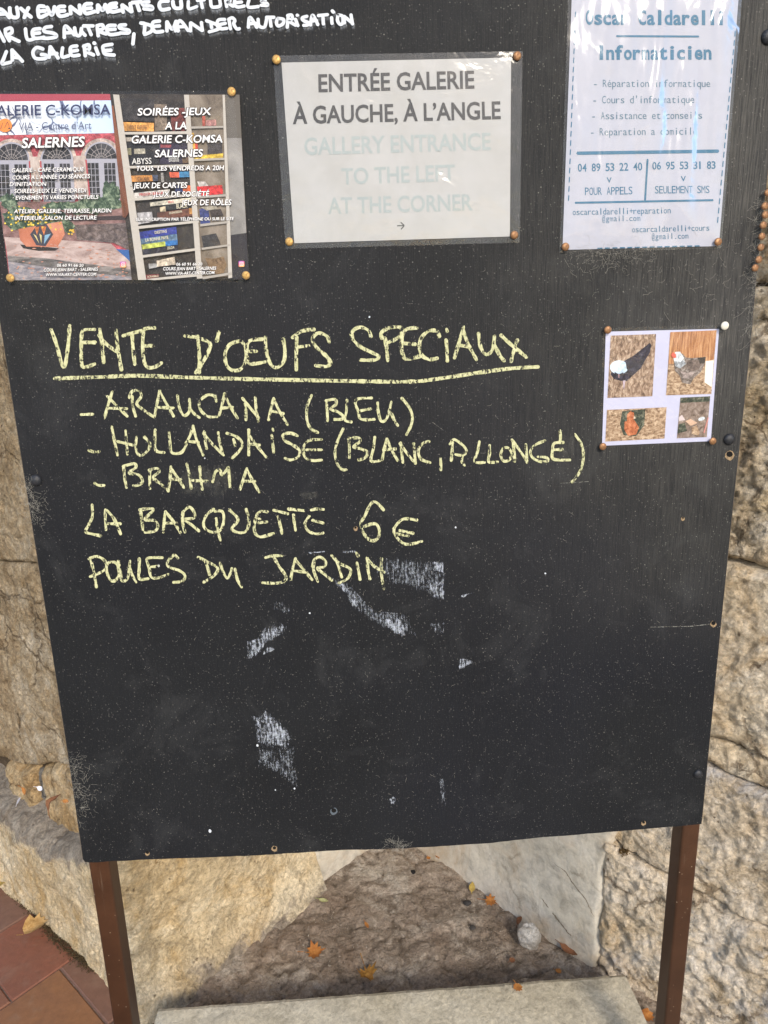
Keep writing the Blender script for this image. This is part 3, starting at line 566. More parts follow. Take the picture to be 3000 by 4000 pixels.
def patch(polys, mat, name, lab=None, y=-.00035, parent=None):
    for k, p in enumerate(polys):
        if name in ('chalk_smudge', 'dust_rub'):
            q = []
            for a, b in zip(p, p[1:] + p[:1]):
                m = max(1, int(math.dist(a, b) / 12)); q += [(a[0] + (b[0] - a[0]) * t / m, a[1] + (b[1] - a[1]) * t / m) for t in range(m)]
            q = [(x_ + 7 * noise.noise(Vector((x_ * .06, y_ * .06, 1))), y_ + 7 * noise.noise(Vector((x_ * .06, y_ * .06, 9)))) for x_, y_ in q]
            cx_ = sum(a[0] for a in q) / len(q); cy_ = sum(a[1] for a in q) / len(q); L = len(q); rg = [(1.14, 0.), (.99, .6), (.72, 1.), (.3, 1.)]
            vs = [PB(cx_ + (a[0] - cx_) * f, cy_ + (a[1] - cy_) * f, y - .00005 * k) for f, _ in rg for a in q] + [PB(cx_, cy_, y - .00005 * k)]
            fs = [(r * L + i, r * L + (i + 1) % L, (r + 1) * L + (i + 1) % L, (r + 1) * L + i) for r in range(3) for i in range(L)] + [(3 * L + i, 3 * L + (i + 1) % L, 4 * L) for i in range(L)]
            o = mesh(name, vs, fs, mat, parent or nb); at = o.data.attributes.new('fade', 'FLOAT', 'POINT')
            for i in range(len(vs)): at.data[i].value = rg[i // L][1] if i < 4 * L else 1.
        else: o = mesh(name, [PB(x_, y_, y - .00005 * k) for x_, y_ in p], [tuple(range(len(p)))], mat, parent or nb)
        if lab and k == 0: o['label'] = lab
    return o
def cv(ox, oy, sc, *pts): return [(ox + x * sc, oy + y * sc) for x, y in pts]
k3 = (800, 2100, .7233)
patch([cv(*k3, (900, 130), (1030, 95), (1200, 130), (1292, 130), (1292, 330), (1240, 330), (1190, 290), (1060, 260), (980, 235), (900, 190))], M_smudge2, 'chalk_smudge', 'streaky white residue right of the word JARDIN')
patch([cv(*k3, (1228, 128), (1292, 130), (1292, 200), (1240, 180)), cv(*k3, (1205, 245), (1292, 225), (1292, 330), (1230, 322))], M_smudge, 'chalk_smudge', 'bright white torn patch right of the word JARDIN', -.0005)
patch([cv(*k3, (680, 225), (760, 235), (830, 330), (880, 400), (950, 440), (1075, 415), (1140, 470), (1130, 530), (1070, 538), (980, 490), (870, 430), (800, 370), (770, 310), (700, 250))], M_smudge2, 'chalk_smudge', 'diagonal streak of white residue below JARDIN')
patch([cv(*k3, (690, 222), (735, 235), (820, 320), (828, 385), (800, 375), (775, 320)), cv(*k3, (960, 440), (1050, 440), (1080, 420), (1080, 535), (1010, 505))], M_smudge, 'chalk_smudge', None, -.0005)
patch([cv(*k3, (1215, 470), (1296, 452), (1296, 515), (1250, 530))], M_smudge2, 'chalk_smudge')
patch([cv(*k3, (365, 345), (420, 345), (475, 385), (450, 405), (370, 390))], M_smudge2, 'chalk_smudge')
patch([cv(*k3, (228, 565), (270, 545), (320, 490), (400, 460), (440, 465), (440, 510), (395, 535), (330, 570), (300, 610), (270, 655), (230, 650))], M_smudge, 'chalk_smudge', 'white chalky scrape left of centre below JARDIN')
patch([cv(*k3, (310, 610), (340, 590), (378, 600), (350, 620), (312, 635))], M_smudge, 'chalk_smudge')
patch([cv(*k3, (1367, 650), (1445, 655), (1450, 680), (1368, 712))], M_smudge, 'chalk_smudge', 'small white wedge of residue right of centre')
patch([cv(*k3, (1368, 312), (1440, 300), (1400, 325))], M_smudge, 'chalk_smudge')
patch([cv(*k3, (305, 922), (345, 940), (400, 1000), (460, 1045), (478, 1095), (440, 1140), (275, 1125), (262, 970), (320, 955))], M_smudge, 'chalk_smudge', 'large white chalky patch low on the board')
patch([cv(*k3, (275, 1125), (440, 1140), (480, 1125), (500, 1340), (480, 1350), (380, 1260), (285, 1240))], M_smudge2, 'chalk_smudge')
patch([cv(*k3, (990, 1400), (1030, 1395), (1042, 1425), (1005, 1440))], M_smudge, 'chalk_smudge'); patch([cv(*k3, (1265, 1280), (1290, 1285), (1298, 1440), (1278, 1440))], M_smudge2, 'chalk_smudge')
patch([cv(*k3, (550, 76), (660, 73), (660, 80), (550, 84)), cv(*k3, (735, 72), (818, 70), (822, 90), (812, 78), (735, 80))], M_smudge, 'chalk_smudge')
patch([cv(1000, 2050, .0, (0, 0))[:0] or [(690, 1830), (900, 1800), (940, 1850), (900, 1940), (700, 1945)]], M_dust, 'dust_rub', 'dusty rubbed haze over the word BRAHMA', -.0003)
patch([[(2180, 1700), (2245, 1690), (2250, 1790), (2200, 1800)]], M_dust, 'dust_rub', None, -.0003)
patch([[(1160, 1925), (1240, 1918), (1255, 1940), (1190, 1955)]], M_dust, 'dust_rub', None, -.0003)
M_scratch = chalk('pale_scratch', (.30, .29, .27), .42, .56, sx=160, sz=160)
for sk in ([([(2540, 2450), (2620, 2448), (2700, 2446), (2785, 2436)], 2.4)], [([(2190, 1888), (2300, 1881)], 1.6)], [([(1690, 1650), (1745, 1690)], 1.6)]): ribbon([sk[0]], M_scratch, 'scratch', nb, -.0003)
for (x, y, rr) in ((820, 3246, 7), (1150, 3080, 4), (1005, 2912, 5), (1443, 1238, 4), (1450, 1312, 7), (620, 2210, 5), (2545, 1382, 6), (800, 1790, 3), (1780, 2060, 4), (1210, 2395, 4), (1076, 3086, 3), (2130, 2240, 4)):
    patch([[(x + rr * math.cos(t * .9) * rnd.uniform(.7, 1.1), y + rr * math.sin(t * .9) * rnd.uniform(.7, 1.2)) for t in range(7)]], M_paint, 'paint_speck', None, -.0004)

def lathe(name, c, prof, mat, parent=None, seg=20):
    """profile (radius, depth out of the board along -y)"""
    vs = [Vector((c.x, c.y - prof[0][1], c.z))] if prof[0][0] == 0 else []; fs = []; rings = []
    pr = prof[1:] if prof[0][0] == 0 else prof
    for (r, h) in pr:
        rings.append(len(vs)); vs += [Vector((c.x + r * math.cos(2 * math.pi * k / seg), c.y - h, c.z + r * math.sin(2 * math.pi * k / seg))) for k in range(seg)]
    if prof[0][0] == 0: fs += [(0, rings[0] + (k + 1) % seg, rings[0] + k) for k in range(seg)]
    for a, b in zip(rings, rings[1:]): fs += [(a + k, a + (k + 1) % seg, b + (k + 1) % seg, b + k) for k in range(seg)]
    fs.append(tuple(rings[-1] + k for k in range(seg)))
    o = mesh(name, vs, fs, mat, parent, True)
    bm = bmesh.new(); bm.from_mesh(o.data); bmesh.ops.recalc_face_normals(bm, faces=bm.faces); bm.to_mesh(o.data); bm.free(); return o
def dome(R, H, b=0., n=7): return [(0, H + b)] + [(R * math.sin(math.pi / 2 * k / n), b + H * math.cos(math.pi / 2 * k / n)) for k in range(1, n + 1)] + [(R * .97, b - .0006)]
for (x, y, r) in ((2848, 1716, .0088), (2726, 3022, .0078), (140, 1876, .0085), (3000, 145, .0095), (2952, 1660 - 1660 + 700, .0)):
    if r: lathe('bolt_head', PB(x, y, -.0003), dome(r, r * .62), M_bolt, nb)
for (x, y, r, t) in ((2787, 2436, 9, 13), (2850, 1776, 13, 20), (576, 3332, 7, 10), (1072, 3314, 7, 12), (2514, 3214, 6, 10), (1389, 2063, 5, 10), (2668, 2025, 4, 8), (1304, 3168, 10, 15)):
    k = rnd.random() * 6
    rim = [(x + t * math.cos(a * .7 + k) * rnd.uniform(.8, 1.1), y + 2 + t * math.sin(a * .7 + k) * rnd.uniform(.8, 1.15)) for a in range(9)]
    patch([rim], M_tan if (x, y) != (1304, 3168) else plain('torn_paint', (.10, .12, .14), .5), 'hole_rim', None, -.0004)
    patch([[(x + r * math.cos(a * .785), y - 2 + r * math.sin(a * .785) * .9) for a in range(8)]], M_hole, 'screw_hole', None, -.0006)

# ---------------------------------------------------------------- lettering from the built-in font
_tc = {}
def glyphs(s, bold=0., spacing=1.):
    k = (s, bold, spacing)
    if k not in _tc:
        cu = bpy.data.curves.new('t', 'FONT'); cu.body = s; cu.offset = bold; cu.resolution_u = 3; cu.space_character = spacing; cu.fill_mode = 'FRONT' if hasattr(cu, 'fill_mode') else None
        ob = bpy.data.objects.new('t', cu); C.objects.link(ob); bpy.context.view_layer.update()
        me = bpy.data.meshes.new_from_object(ob.evaluated_get(bpy.context.evaluated_depsgraph_get()))
        _tc[k] = ([v.co.copy() for v in me.vertices], [tuple(p.vertices) for p in me.polygons])
        bpy.data.objects.remove(ob); bpy.data.meshes.remove(me)
    return _tc[k]
CAP = max(v.y for v in glyphs('H')[0])
class Print:
    """collects lettering (in frame pixels, laid on a plane y) into one mesh"""
    def __init__(s, y): s.v = []; s.f = []; s.y = y
    def text(s, t, ax, ay, bx, by, h, bold=0., shear=0., dx=0, dy=0, spacing=1.):
        vs, fs = glyphs(t, bold, spacing); x0 = min(v.x for v in vs); x1 = max(v.x for v in vs); b = len(s.v)
        w = Vector((bx - ax, by - ay)); L = w.length; w.normalize(); upv = Vector((w.y, -w.x))
        for v in vs:
            yy = v.y / CAP * h; p = Vector((ax + dx, ay + dy)) + w * ((v.x - x0) / (x1 - x0) * L + yy * shear) + upv * yy; s.v.append(PB(p.x, p.y, s.y))
        s.f += [tuple(b + i for i in f) for f in fs]
    def mono(s, t, ax, ay, bx, by, h, bold=0., fill=.82):
        n = len(t); w = Vector((bx - ax, by - ay)); cell = w.length / n; w.normalize(); upv = Vector((w.y, -w.x))
        for i, ch in enumerate(t):
            if ch == ' ': continue
            vs, fs = glyphs(ch, bold); x0 = min(v.x for v in vs); x1 = max(v.x for v in vs); nat = (x1 - x0) / CAP * h; ww = cell * fill if ch not in "il.'-1I:jv" else min(nat * 1.15, cell * fill)
            if ch == '-': ww = cell * .6
            b = len(s.v); o = cell * (i + .5) - ww / 2
            for v in vs:
                p = Vector((ax, ay)) + w * (o + (v.x - x0) / (x1 - x0) * ww) + upv * (v.y / CAP * h); s.v.append(PB(p.x, p.y, s.y))
            s.f += [tuple(b + k for k in f) for f in fs]
    def poly(s, pts, dy=0.):
        b = len(s.v); s.v += [PB(x, y, s.y - dy) for x, y in pts]; s.f.append(tuple(range(b, b + len(pts))))
    def build(s, name, mat, parent, lab=None):
        o = mesh(name, s.v, s.f, mat, parent)
        if lab: o['label'] = lab
        return o
def bil(q, u, v):
    a = Vector(q[0]).lerp(Vector(q[1]), u); b = Vector(q[3]).lerp(Vector(q[2]), u); return a.lerp(b, v)
def film(q, y, mat, parent, wave, n=46, seed=0., rx=1., rz=1.):
    vs = []; fs = []
    for j in range(n + 1):
        for i in range(n + 1):
            u, v = i / n, j / n; cr = .02; p = bil(q, u, v); ed = min(1, 8 * min(u, 1 - u, v, 1 - v)); 
            h = wave * (.4 + fbm(Vector((u * 3 * rx + seed, v * 3 * rz, seed)), 1., 3)) * (.15 + .85 * ed); vs.append(PB(p.x, p.y, y - max(h, -wave * .2)))
    for j in range(n):
        for i in range(n): a = j * (n + 1) + i; fs.append((a, a + 1, a + n + 2, a + n + 1))
    return mesh('laminate_film', vs, fs, mat, parent, True)
def sheet(q, y, mat, parent, name='paper', t=.0004):
    a = [PB(*p, y) for p in q]; b = [Vector((v.x, v.y + t, v.z)) for v in a]; vs = a + b
    return mesh(name, vs, [(0, 1, 2, 3), (7, 6, 5, 4)] + [(i, 4 + i, 4 + (i + 1) % 4, (i + 1) % 4) for i in range(4)], mat, parent)
def rrect(q, r=.03):
    out = []
    for i in range(4):
        p = Vector(q[i]); a = Vector(q[i - 1]); b = Vector(q[(i + 1) % 4]); L = r * 900
        da = (a - p).normalized() * L; db = (b - p).normalized() * L
        for k in range(5): t = k / 4; out.append(tuple((p + da) * (1 - t) ** 2 + 2 * p * t * (1 - t) + (p + db) * t * t))
    return out

# ---- sign: gallery entrance
es = tag(empty('laminated_sign', PB(1560, 960, -.001)), 'milky laminated white sign reading ENTRÉE GALERIE À GAUCHE, À L\'ANGLE', 'sign')
cx = lambda *p: cv(1040, 180, 1040 / 1659, *p)
fq = cx((42, 60), (1598, 31), (1580, 1224), (120, 1264)); pq = cx((95, 103), (1526, 72), (1518, 1186), (175, 1228))
sheet(pq, -.0012, M_paper, es)
T = Print(-.0015); u = lambda x, y: cv(1040, 180, 1040 / 1659, (x, y))[0]
def tx(P, s, x0, y0, x1, y1, h, k, sc, **kw): P.text(s, k[0] + x0 * sc, k[1] + y0 * sc, k[0] + x1 * sc, k[1] + y1 * sc, h * sc, **kw)
ke = (1040, 180); se = 1040 / 1659
tx(T, 'ENTRÉE GALERIE', 326, 285, 1298, 262, 106, ke, se, bold=.022); tx(T, 'À GAUCHE, À L’ANGLE', 165, 484, 1462, 452, 105, ke, se, bold=.022); T.build('lettering', ink((.022, .020, .021)), es, 'dark grey French lettering')
T = Print(-.0015); tx(T, 'GALLERY ENTRANCE', 238, 677, 1400, 645, 103, ke, se, bold=.02); tx(T, 'TO THE LEFT', 470, 862, 1178, 838, 98, ke, se, bold=.02); tx(T, 'AT THE CORNER', 385, 1045, 1288, 1022, 98, ke, se, bold=.02); T.build('faded_lettering', ink((.325, .365, .36)), es, 'almost faded pale grey English lettering')
T = Print(-.0015)
for st in ([(815, 1120), (860, 1118)], [(838, 1098), (860, 1118), (840, 1142)]):
    for a, b in zip(st, st[1:]):
        a, b = Vector(u(*a)), Vector(u(*b)); n_ = (b - a).normalized() * 2.2; n_ = Vector((-n_.y, n_.x)); T.poly([a + n_, b + n_, b - n_, a - n_], .00005 * len(T.f))
T.build('arrow', ink((.05, .05, .05)), es)
film(fq, -.0024, M_film2, es, .0016, seed=2.)

# ---- poster: computer repair (crop scale)
op = tag(empty('laminated_poster', PB(2500, 975, -.001)), 'tall wrinkled laminated poster with blue lettering Oscar Caldarelli Informaticien', 'poster')
ko = (2150, 0); sO = 850 / 1659; o_ = lambda *p: cv(2150, 0, sO, *p)
fq = o_((138, -95), (1468, -105), (1303, 1893), (70, 1928)); pq = o_((165, -70), (1440, -80), (1285, 1876), (92, 1905))
sheet(pq, -.0012, M_paperb, op)
BL = ink((.028, .135, .23)); BL2 = ink((.075, .155, .215))
T = Print(-.0015)
def mo(P, s, x0, y0, x1, y1, h, **kw): P.mono(s, 2150 + x0 * sO, y0 * sO, 2150 + x1 * sO, y1 * sO, h * sO, **kw)
mo(T, 'Oscar Caldarelli', 265, 185, 1335, 187, 105, bold=.03, fill=.9); T.build('heading', BL, op, 'bold blue heading Oscar Caldarelli'); T = Print(-.0015); mo(T, 'Informaticien', 355, 452, 1232, 450, 103, bold=.03, fill=.9); T.build('heading', BL, op, 'bold blue heading Informaticien')
T = Print(-.0015)
for s, x0, y0, x1, y1 in (('- Réparation informatique', 325, 663, 1222, 663), ("- Cours d'informatique", 320, 788, 1100, 785), ('- Assistance et conseils', 312, 910, 1160, 905), ('- Reparation a domicile', 302, 1033, 1122, 1026)): mo(T, s, x0, y0, x1, y1, 56, bold=-.003)
T.build('service_list', BL2, op)
T = Print(-.0015)
mo(T, '04 89 53 22 40', 208, 1308, 702, 1298, 58, bold=.015, fill=.9); mo(T, '06 95 53 31 83', 776, 1292, 1262, 1286, 56, bold=.015, fill=.9); mo(T, 'V', 425, 1392, 472, 1391, 38, bold=.02); mo(T, 'V', 990, 1382, 1038, 1381, 38, bold=.02)
mo(T, 'POUR APPELS', 262, 1488, 628, 1481, 58, fill=.88); mo(T, 'SEULEMENT SMS', 795, 1475, 1215, 1472, 56, fill=.88); T.build('phone_numbers', BL, op)
T = Print(-.0015)
mo(T, 'oscarcaldarelli+reparation', 168, 1640, 920, 1626, 48); mo(T, '@gmail.com', 392, 1688, 688, 1684, 44); mo(T, 'oscarcaldarelli+cours', 620, 1772, 1215, 1758, 46); mo(T, '@gmail.com', 770, 1825, 1055, 1818, 44); T.build('mail_addresses', BL, op)
T = Print(-.0015)
def bar(P, x0, y0, x1, y1, w):
    a = Vector(o_((x0, y0))[0]); b = Vector(o_((x1, y1))[0]); n_ = (b - a).normalized() * w * sO / 2; e = n_ * .6; n_ = Vector((-n_.y, n_.x)); P.poly([a + n_, b + n_, b + e, b - n_, a - n_, a - e], .000004 * len(P.f))
bar(T, 505, 275, 1130, 278, 15); bar(T, 205, 1168, 1280, 1152, 26); bar(T, 741, 1215, 722, 1525, 15); bar(T, 190, 1546, 1240, 1526, 16)
y = 90
while y < 1560: bar(T, 192 - (y - 90) * .0365, y, 190 - (y + 40 - 90) * .0365 + .5, y + 40, 8); y += 70
y = 235
while y < 1700: bar(T, 1410 - (y - 235) * .0925, y, 1410 - (y + 42 - 235) * .0925, y + 42, 8); y += 71
x = 360
while x < 1130: bar(T, x, 1893 - (x - 360) * .024, x + 36, 1892 - (x - 360) * .024, 9); x += 57
T.build('ruled_lines', BL, op)
film(fq, -.0022, M_film3, op, .0075, 60, 5., 1.7, .55)

# ---- poster: chicken photographs
cp = tag(empty('laminated_sheet', PB(2560, 1740, -.001)), 'small laminated white sheet with four chicken photographs', 'photo sheet')
c_ = lambda *p: cv(2250, 1150, 750 / 1659, *p)
sheet(c_((258, 322), (1237, 298), (1165, 1268), (225, 1308)), -.0012, M_paperw, cp)
M_straw = photo('straw_print', (.07, .04, .028), (.29, .19, .125), (.62, .48, .36), (230, 60, 110), .5)
M_straw2 = photo('golden_straw_print', (.11, .06, .035), (.36, .235, .14), (.68, .52, .36), (150, 60, 240), .35)
M_reed = photo('reed_screen_print', (.20, .08, .03), (.42, .19, .08), (.62, .36, .18), (330, 60, 26), .05)
M_soil = photo('soil_print', (.10, .07, .05), (.22, .16, .125), (.36, .29, .24), (140, 140, 140))
M_green = photo('foliage_print', (.012, .016, .012), (.045, .055, .035), (.20, .20, .14), (150, 150, 150))
def pic(name, lab, base, mat, layers):
    p = sheet(c_(*base), -.0016, mat, cp, name, .0002); p['label'] = lab
    for k, (poly, m) in enumerate(layers):
        T = Print(-.0018 - .00012 * k); T.poly(c_(*poly)); T.build('printed_shape', m, p)
    return p
def ell(cx_, cy_, rx, ry, n=20, rot=0.): return [(cx_ + rx * math.cos(2 * math.pi * k / n) * math.cos(rot) - ry * math.sin(2 * math.pi * k / n) * math.sin(rot), cy_ + rx * math.cos(2 * math.pi * k / n) * math.sin(rot) + ry * math.sin(2 * math.pi * k / n) * math.cos(rot)) for k in range(n)]
M_blackf = photo('black_feather_print', (.008, .007, .010), (.022, .018, .028), (.07, .06, .085), (120, 60, 200), .8)
M_greyf = photo('grey_feather_print', (.07, .055, .045), (.20, .16, .135), (.42, .37, .33), (240, 60, 300), .5)
M_whf = photo('white_feather_print', (.30, .32, .34), (.60, .64, .66), (.80, .84, .86), (200, 60, 120), .2)
M_red = photo('russet_feather_print', (.20, .05, .018), (.46, .135, .05), (.66, .28, .14), (150, 60, 150))
pic('photo_print', 'printed photo of a black hen with a white crest', ((300, 356), (692, 342), (660, 880), (272, 895)), M_straw, [
    (((640, 418), (650, 440), (640, 500), (600, 565), (560, 640), (500, 692), (440, 748), (390, 748), (330, 732), (298, 690), (320, 640), (420, 572), (500, 528), (560, 480)), M_blackf), (((405, 745), (428, 742), (415, 825), (408, 790)), ink((.5, .4, .45))),
    (ell(372, 630, 79, 60), photo('crest_print', (.30, .40, .50), (.55, .68, .80), (.78, .84, .90), (60, 60, 60))), (((330, 668), (372, 690), (410, 672), (400, 712), (352, 715)), M_blackf), (((366, 690), (374, 690), (374, 720), (368, 720)), ink((.5, .3, .3))),
    (((430, 590), (520, 545), (600, 500), (560, 570), (490, 640), (440, 650)), pink((.03, .026, .042))), (((500, 560), (560, 500), (630, 440), (600, 500), (540, 560)), pink((.045, .04, .06)))])
pic('photo_print', 'printed photo of a grey brahma hen by a reed screen', ((815, 326), (1215, 310), (1170, 860), (778, 872)), M_straw2, [
    (((815, 326), (1215, 310), (1192, 560), (1060, 600), (800, 600)), M_reed), (((1120, 575), (1190, 570), (1172, 800), (1110, 760)), ink((.85, .78, .66))),
    (((842, 560), (870, 520), (920, 510), (950, 545), (1000, 550), (1060, 545), (1122, 540), (1112, 600), (1080, 670), (1020, 720), (985, 778), (920, 765), (895, 700), (855, 660)), M_greyf),
    (((835, 530), (860, 497), (900, 495), (935, 550), (900, 590), (880, 605), (850, 580)), M_whf), (((850, 575), (900, 585), (935, 560), (950, 600), (900, 640), (858, 620)), photo('hackle_print', (.06, .07, .075), (.34, .36, .38), (.70, .74, .76), (330, 60, 160), .5)), (((960, 570), (1060, 560), (1095, 590), (1060, 650), (990, 660), (955, 620)), pink((.20, .15, .125))), (((1050, 548), (1122, 540), (1114, 590), (1070, 600)), pink((.075, .062, .05))), (((900, 660), (960, 680), (1040, 660), (990, 720), (930, 725)), pink((.36, .29, .26))), (((822, 525), (838, 498), (862, 515), (866, 545), (846, 550), (832, 540)), ink((.68, .13, .09)))])
pic('photo_print', 'printed photo of an orange hen in straw', ((268, 998), (783, 975), (765, 1245), (253, 1272)), M_straw2, [
    (((400, 1010), (600, 990), (590, 1130), (520, 1225), (410, 1215), (380, 1120)), M_green), (((420, 1100), (500, 1080), (545, 1150), (520, 1210), (450, 1222), (418, 1170)), M_red), (((440, 1040), (470, 1008), (500, 1020), (505, 1070), (470, 1105), (440, 1095)), M_red), (((500, 1050), (518, 1070), (498, 1076)), ink((.7, .55, .4)))])
pic('photo_print', 'printed photo of pale hens scratching on brown soil', ((903, 892), (1160, 880), (1130, 1233), (872, 1243)), M_soil, [
    (((903, 892), (1160, 880), (1156, 925), (900, 938)), M_green), (ell(1085, 1075, 30, 16, 14, -.3), M_whf), (((885, 1065), (915, 1040), (945, 1085), (890, 1095)), ink((.62, .52, .50))), (((945, 1095), (990, 1075), (1050, 1110), (1030, 1120), (990, 1135)), ink((.58, .38, .26))),
    (((1000, 1150), (1040, 1130), (1070, 1190), (1060, 1220), (1000, 1205)), M_straw2), (((1140, 1060), (1148, 1065), (1112, 1200), (1100, 1195)), ink((.55, .24, .2))), (((890, 1120), (940, 1110), (960, 1180), (880, 1200)), M_green)])
film(c_((235, 294), (1262, 260), (1186, 1286), (200, 1332)), -.0030, M_film, cp, .0018, 40, 8.)

# ---- poster: gallery (two printed halves)
gp = tag(empty('laminated_poster', PB(500, 1100, -.001)), 'colourful laminated gallery poster, red arcaded house left and game shelves right', 'poster')
sG = 1000 / 1659; g_ = lambda *p: cv(0, 340, sG, *p)
LQ = g_((-90, 45), (712, 45), (853, 1250), (62, 1252)); RQ = g_((712, 45), (1552, 45), (1614, 1246), (853, 1250))
hl = sheet(LQ, -.0012, pink((.42, .08, .095)), gp, 'arcade_print', .0003); hl['label'] = 'printed photo of a red house with three arched windows and a flower pot'
hr = sheet(RQ, -.0012, pink((.035, .027, .022)), gp, 'shelf_print', .0003); hr['label'] = 'printed photo of white shelves full of board games'
LV = [0]
def lay(par, mat, *polys, name='printed_shape'):
    if 1 < len(polys) < 4:
        for p in polys: o = lay(par, mat, p, name=name)
        return o
    LV[0] += 1; T = Print(-.0014 - .00004 * LV[0])
    for k, p in enumerate(polys): T.poly(g_(*p), .0000005 * k)
    return T.build(name, mat, par)
def crack_mat():
    n = NT('cracked_sign_print'); v = n.map((1, 1, 1)); w = n.noise(40, 3, .6, 0.); vv = n.node('ShaderNodeMixRGB', {0: .02, 1: v, 2: n.node('ShaderNodeTexNoise', {'Vector': n.tc, 'Scale': 40.}).outputs[1]}).outputs[0]
    e = n.vor(52, 'DISTANCE_TO_EDGE', vec=vv); m = n.math('MULTIPLY', n.ramp(e, (.02, 1.), (.055, 0.)), n.ramp(n.noise(24, 3, .6), (.48, 0.), (.56, 1.)))
    x, y, z = n.sep(); gx = n.node('ShaderNodeMapRange', {'Value': x, 'From Min': -.47, 'From Max': -.29}).outputs[0]
    return n.fin(n.mix(m, n.mix(gx, (.74, .76, .80), (.42, .60, .88)), (.10, .12, .22)), .5, spec=.3)
lay(hl, ink((.36, .06, .085)), [(-90, 45), (712, 45), (718, 85), (-86, 95)])
lay(hl, crack_mat(), [(-86, 95), (718, 86), (742, 298), (-60, 313)], name='cracked_sign_print')
cream = pink((.46, .36, .31)); fr = ink((.36, .35, .40)); dk = ink((.022, .020, .022))
M_pane = photo('dark_window_print', (.01, .01, .012), (.03, .028, .03), (.09, .085, .09), (90, 90, 90))
def arc(cx_, cy_, r, a0=180, a1=360, n=18): return [(cx_ + r * math.cos(math.radians(a0 + (a1 - a0) * k / n)), cy_ + r * math.sin(math.radians(a0 + (a1 - a0) * k / n))) for k in range(n + 1)]
AR = ((75, 475, 118, 0), (368, 470, 106, 5), (656, 466, 112, 8))
lay(hl, cream, *[[(p[0], p[1]) for p in arc(c, y, r + 22)] + [(c + r + 26, 720), (c - r - 14, 720)] for c, y, r, t in AR])
lay(hl, fr, *[arc(c, y, r) + [(c + r + 12, 745), (c - r + 8, 745)] for c, y, r, t in AR])
lay(hl, M_pane, *[arc(c, y - 2, r - 12) for c, y, r, t in AR])
def seg(a, b, w):
    a, b = Vector(a), Vector(b); n_ = (b - a).normalized() * w / 2; n_ = Vector((-n_.y, n_.x)); return [tuple(a + n_), tuple(b + n_), tuple(b - n_), tuple(a - n_)]
fan = []
for c, y, r, t in AR:
    for k in range(1, 8): a = math.radians(180 + 22.5 * k); fan.append(seg((c + 14 * math.cos(a), y + 14 * math.sin(a)), (c + (r - 12) * math.cos(a), y + (r - 12) * math.sin(a)), 3))
    for rr in (.38, .66):
        q = arc(c, y, (r - 12) * rr, n=12)
        for a, b in zip(q, q[1:]): fan.append(seg(a, b, 2.6))
lay(hl, ink((.34, .30, .29)), *fan)
pn = []
for c, y, r, t in AR:
    for side in (-1, 1):
        for ix in range(3):
            for iy in range(6):
                x0 = c + side * (14 if side > 0 else r - 18) * (1) + (ix * (r - 36) / 3) + (0 if side > 0 else 0) + 4 + iy * 2; y0 = y + 26 + iy * 40
                if y0 < 720: pn.append([(x0, y0), (x0 + (r - 36) / 3 - 4, y0), (x0 + (r - 36) / 3 - 3, y0 + 36), (x0 + 1, y0 + 36)])
lay(hl, M_pane, *pn)
lay(hl, photo('column_print', (.30, .22, .19), (.50, .41, .36), (.62, .54, .49), (60, 60, 30)), [(196, 470), (250, 470), (262, 745), (212, 745)], [(484, 462), (550, 460), (578, 745), (508, 745)], [(186, 452), (258, 450), (258, 472), (190, 472)], [(480, 446), (556, 444), (558, 464), (484, 465)])
lay(hl, ink((.40, .07, .08)), [(258, 480), (268, 480), (282, 745), (272, 745)], [(552, 470), (562, 470), (590, 745), (580, 745)], [(186, 480), (194, 480), (208, 745), (200, 745)])
lay(hl, photo('brick_base_print', (.10, .055, .05), (.22, .12, .11), (.36, .22, .20), (70, 60, 110)), [(0, 742), (795, 742), (838, 1060), (740, 1010), (25, 985)])
lay(hl, photo('rubble_base_print', (.04, .03, .03), (.12, .09, .085), (.24, .19, .18), (130, 60, 150)), [(480, 895), (815, 880), (838, 1060), (745, 1010), (500, 990)])
lay(hl, ink((.045, .03, .03)), [(440, 845), (808, 832), (812, 862), (445, 868)])
M_leafp = photo('shrub_print', (.012, .022, .014), (.05, .085, .05), (.30, .36, .24), (160, 160, 160))
def blob(cx_, cy_, rx, ry, n=30, j=.25): return [(cx_ + rx * (1 + rnd.uniform(-j, j)) * math.cos(2 * math.pi * k / n), cy_ + ry * (1 + rnd.uniform(-j, j)) * math.sin(2 * math.pi * k / n)) for k in range(n)]
lay(hl, M_leafp, blob(640, 760, 150, 50), blob(720, 700, 62, 90), blob(560, 790, 120, 40), blob(400, 770, 120, 28), blob(60, 740, 60, 50))
lay(hl, photo('pavement_print', (.26, .18, .16), (.44, .33, .30), (.56, .45, .42), (40, 60, 110)), [(28, 972), (300, 985), (720, 1015), (842, 1130), (846, 1185), (600, 1160), (50, 1105)])
lay(hl, ink((.03, .10, .30)), [(752, 1050), (834, 1055), (842, 1128)])
lay(hl, photo('kerb_print', (.05, .045, .045), (.15, .135, .13), (.34, .30, .28), (50, 60, 160)), [(46, 1092), (300, 1110), (600, 1150), (848, 1180), (852, 1232), (560, 1205), (52, 1130)])
lay(hl, photo('road_print', (.13, .12, .14), (.24, .225, .25), (.44, .36, .33), (80, 60, 190)), [(52, 1130), (560, 1204), (852, 1232), (853, 1250), (62, 1252)])
lay(hl, ink((.025, .018, .016)), [(130, 1020), (330, 1040), (380, 1045), (360, 1060), (250, 1062), (150, 1045)])
lay(hl, M_leafp, blob(140, 850, 125, 78, 36, .12), blob(330, 860, 110, 70, 36, .15), blob(450, 910, 34, 40, 20, .15))
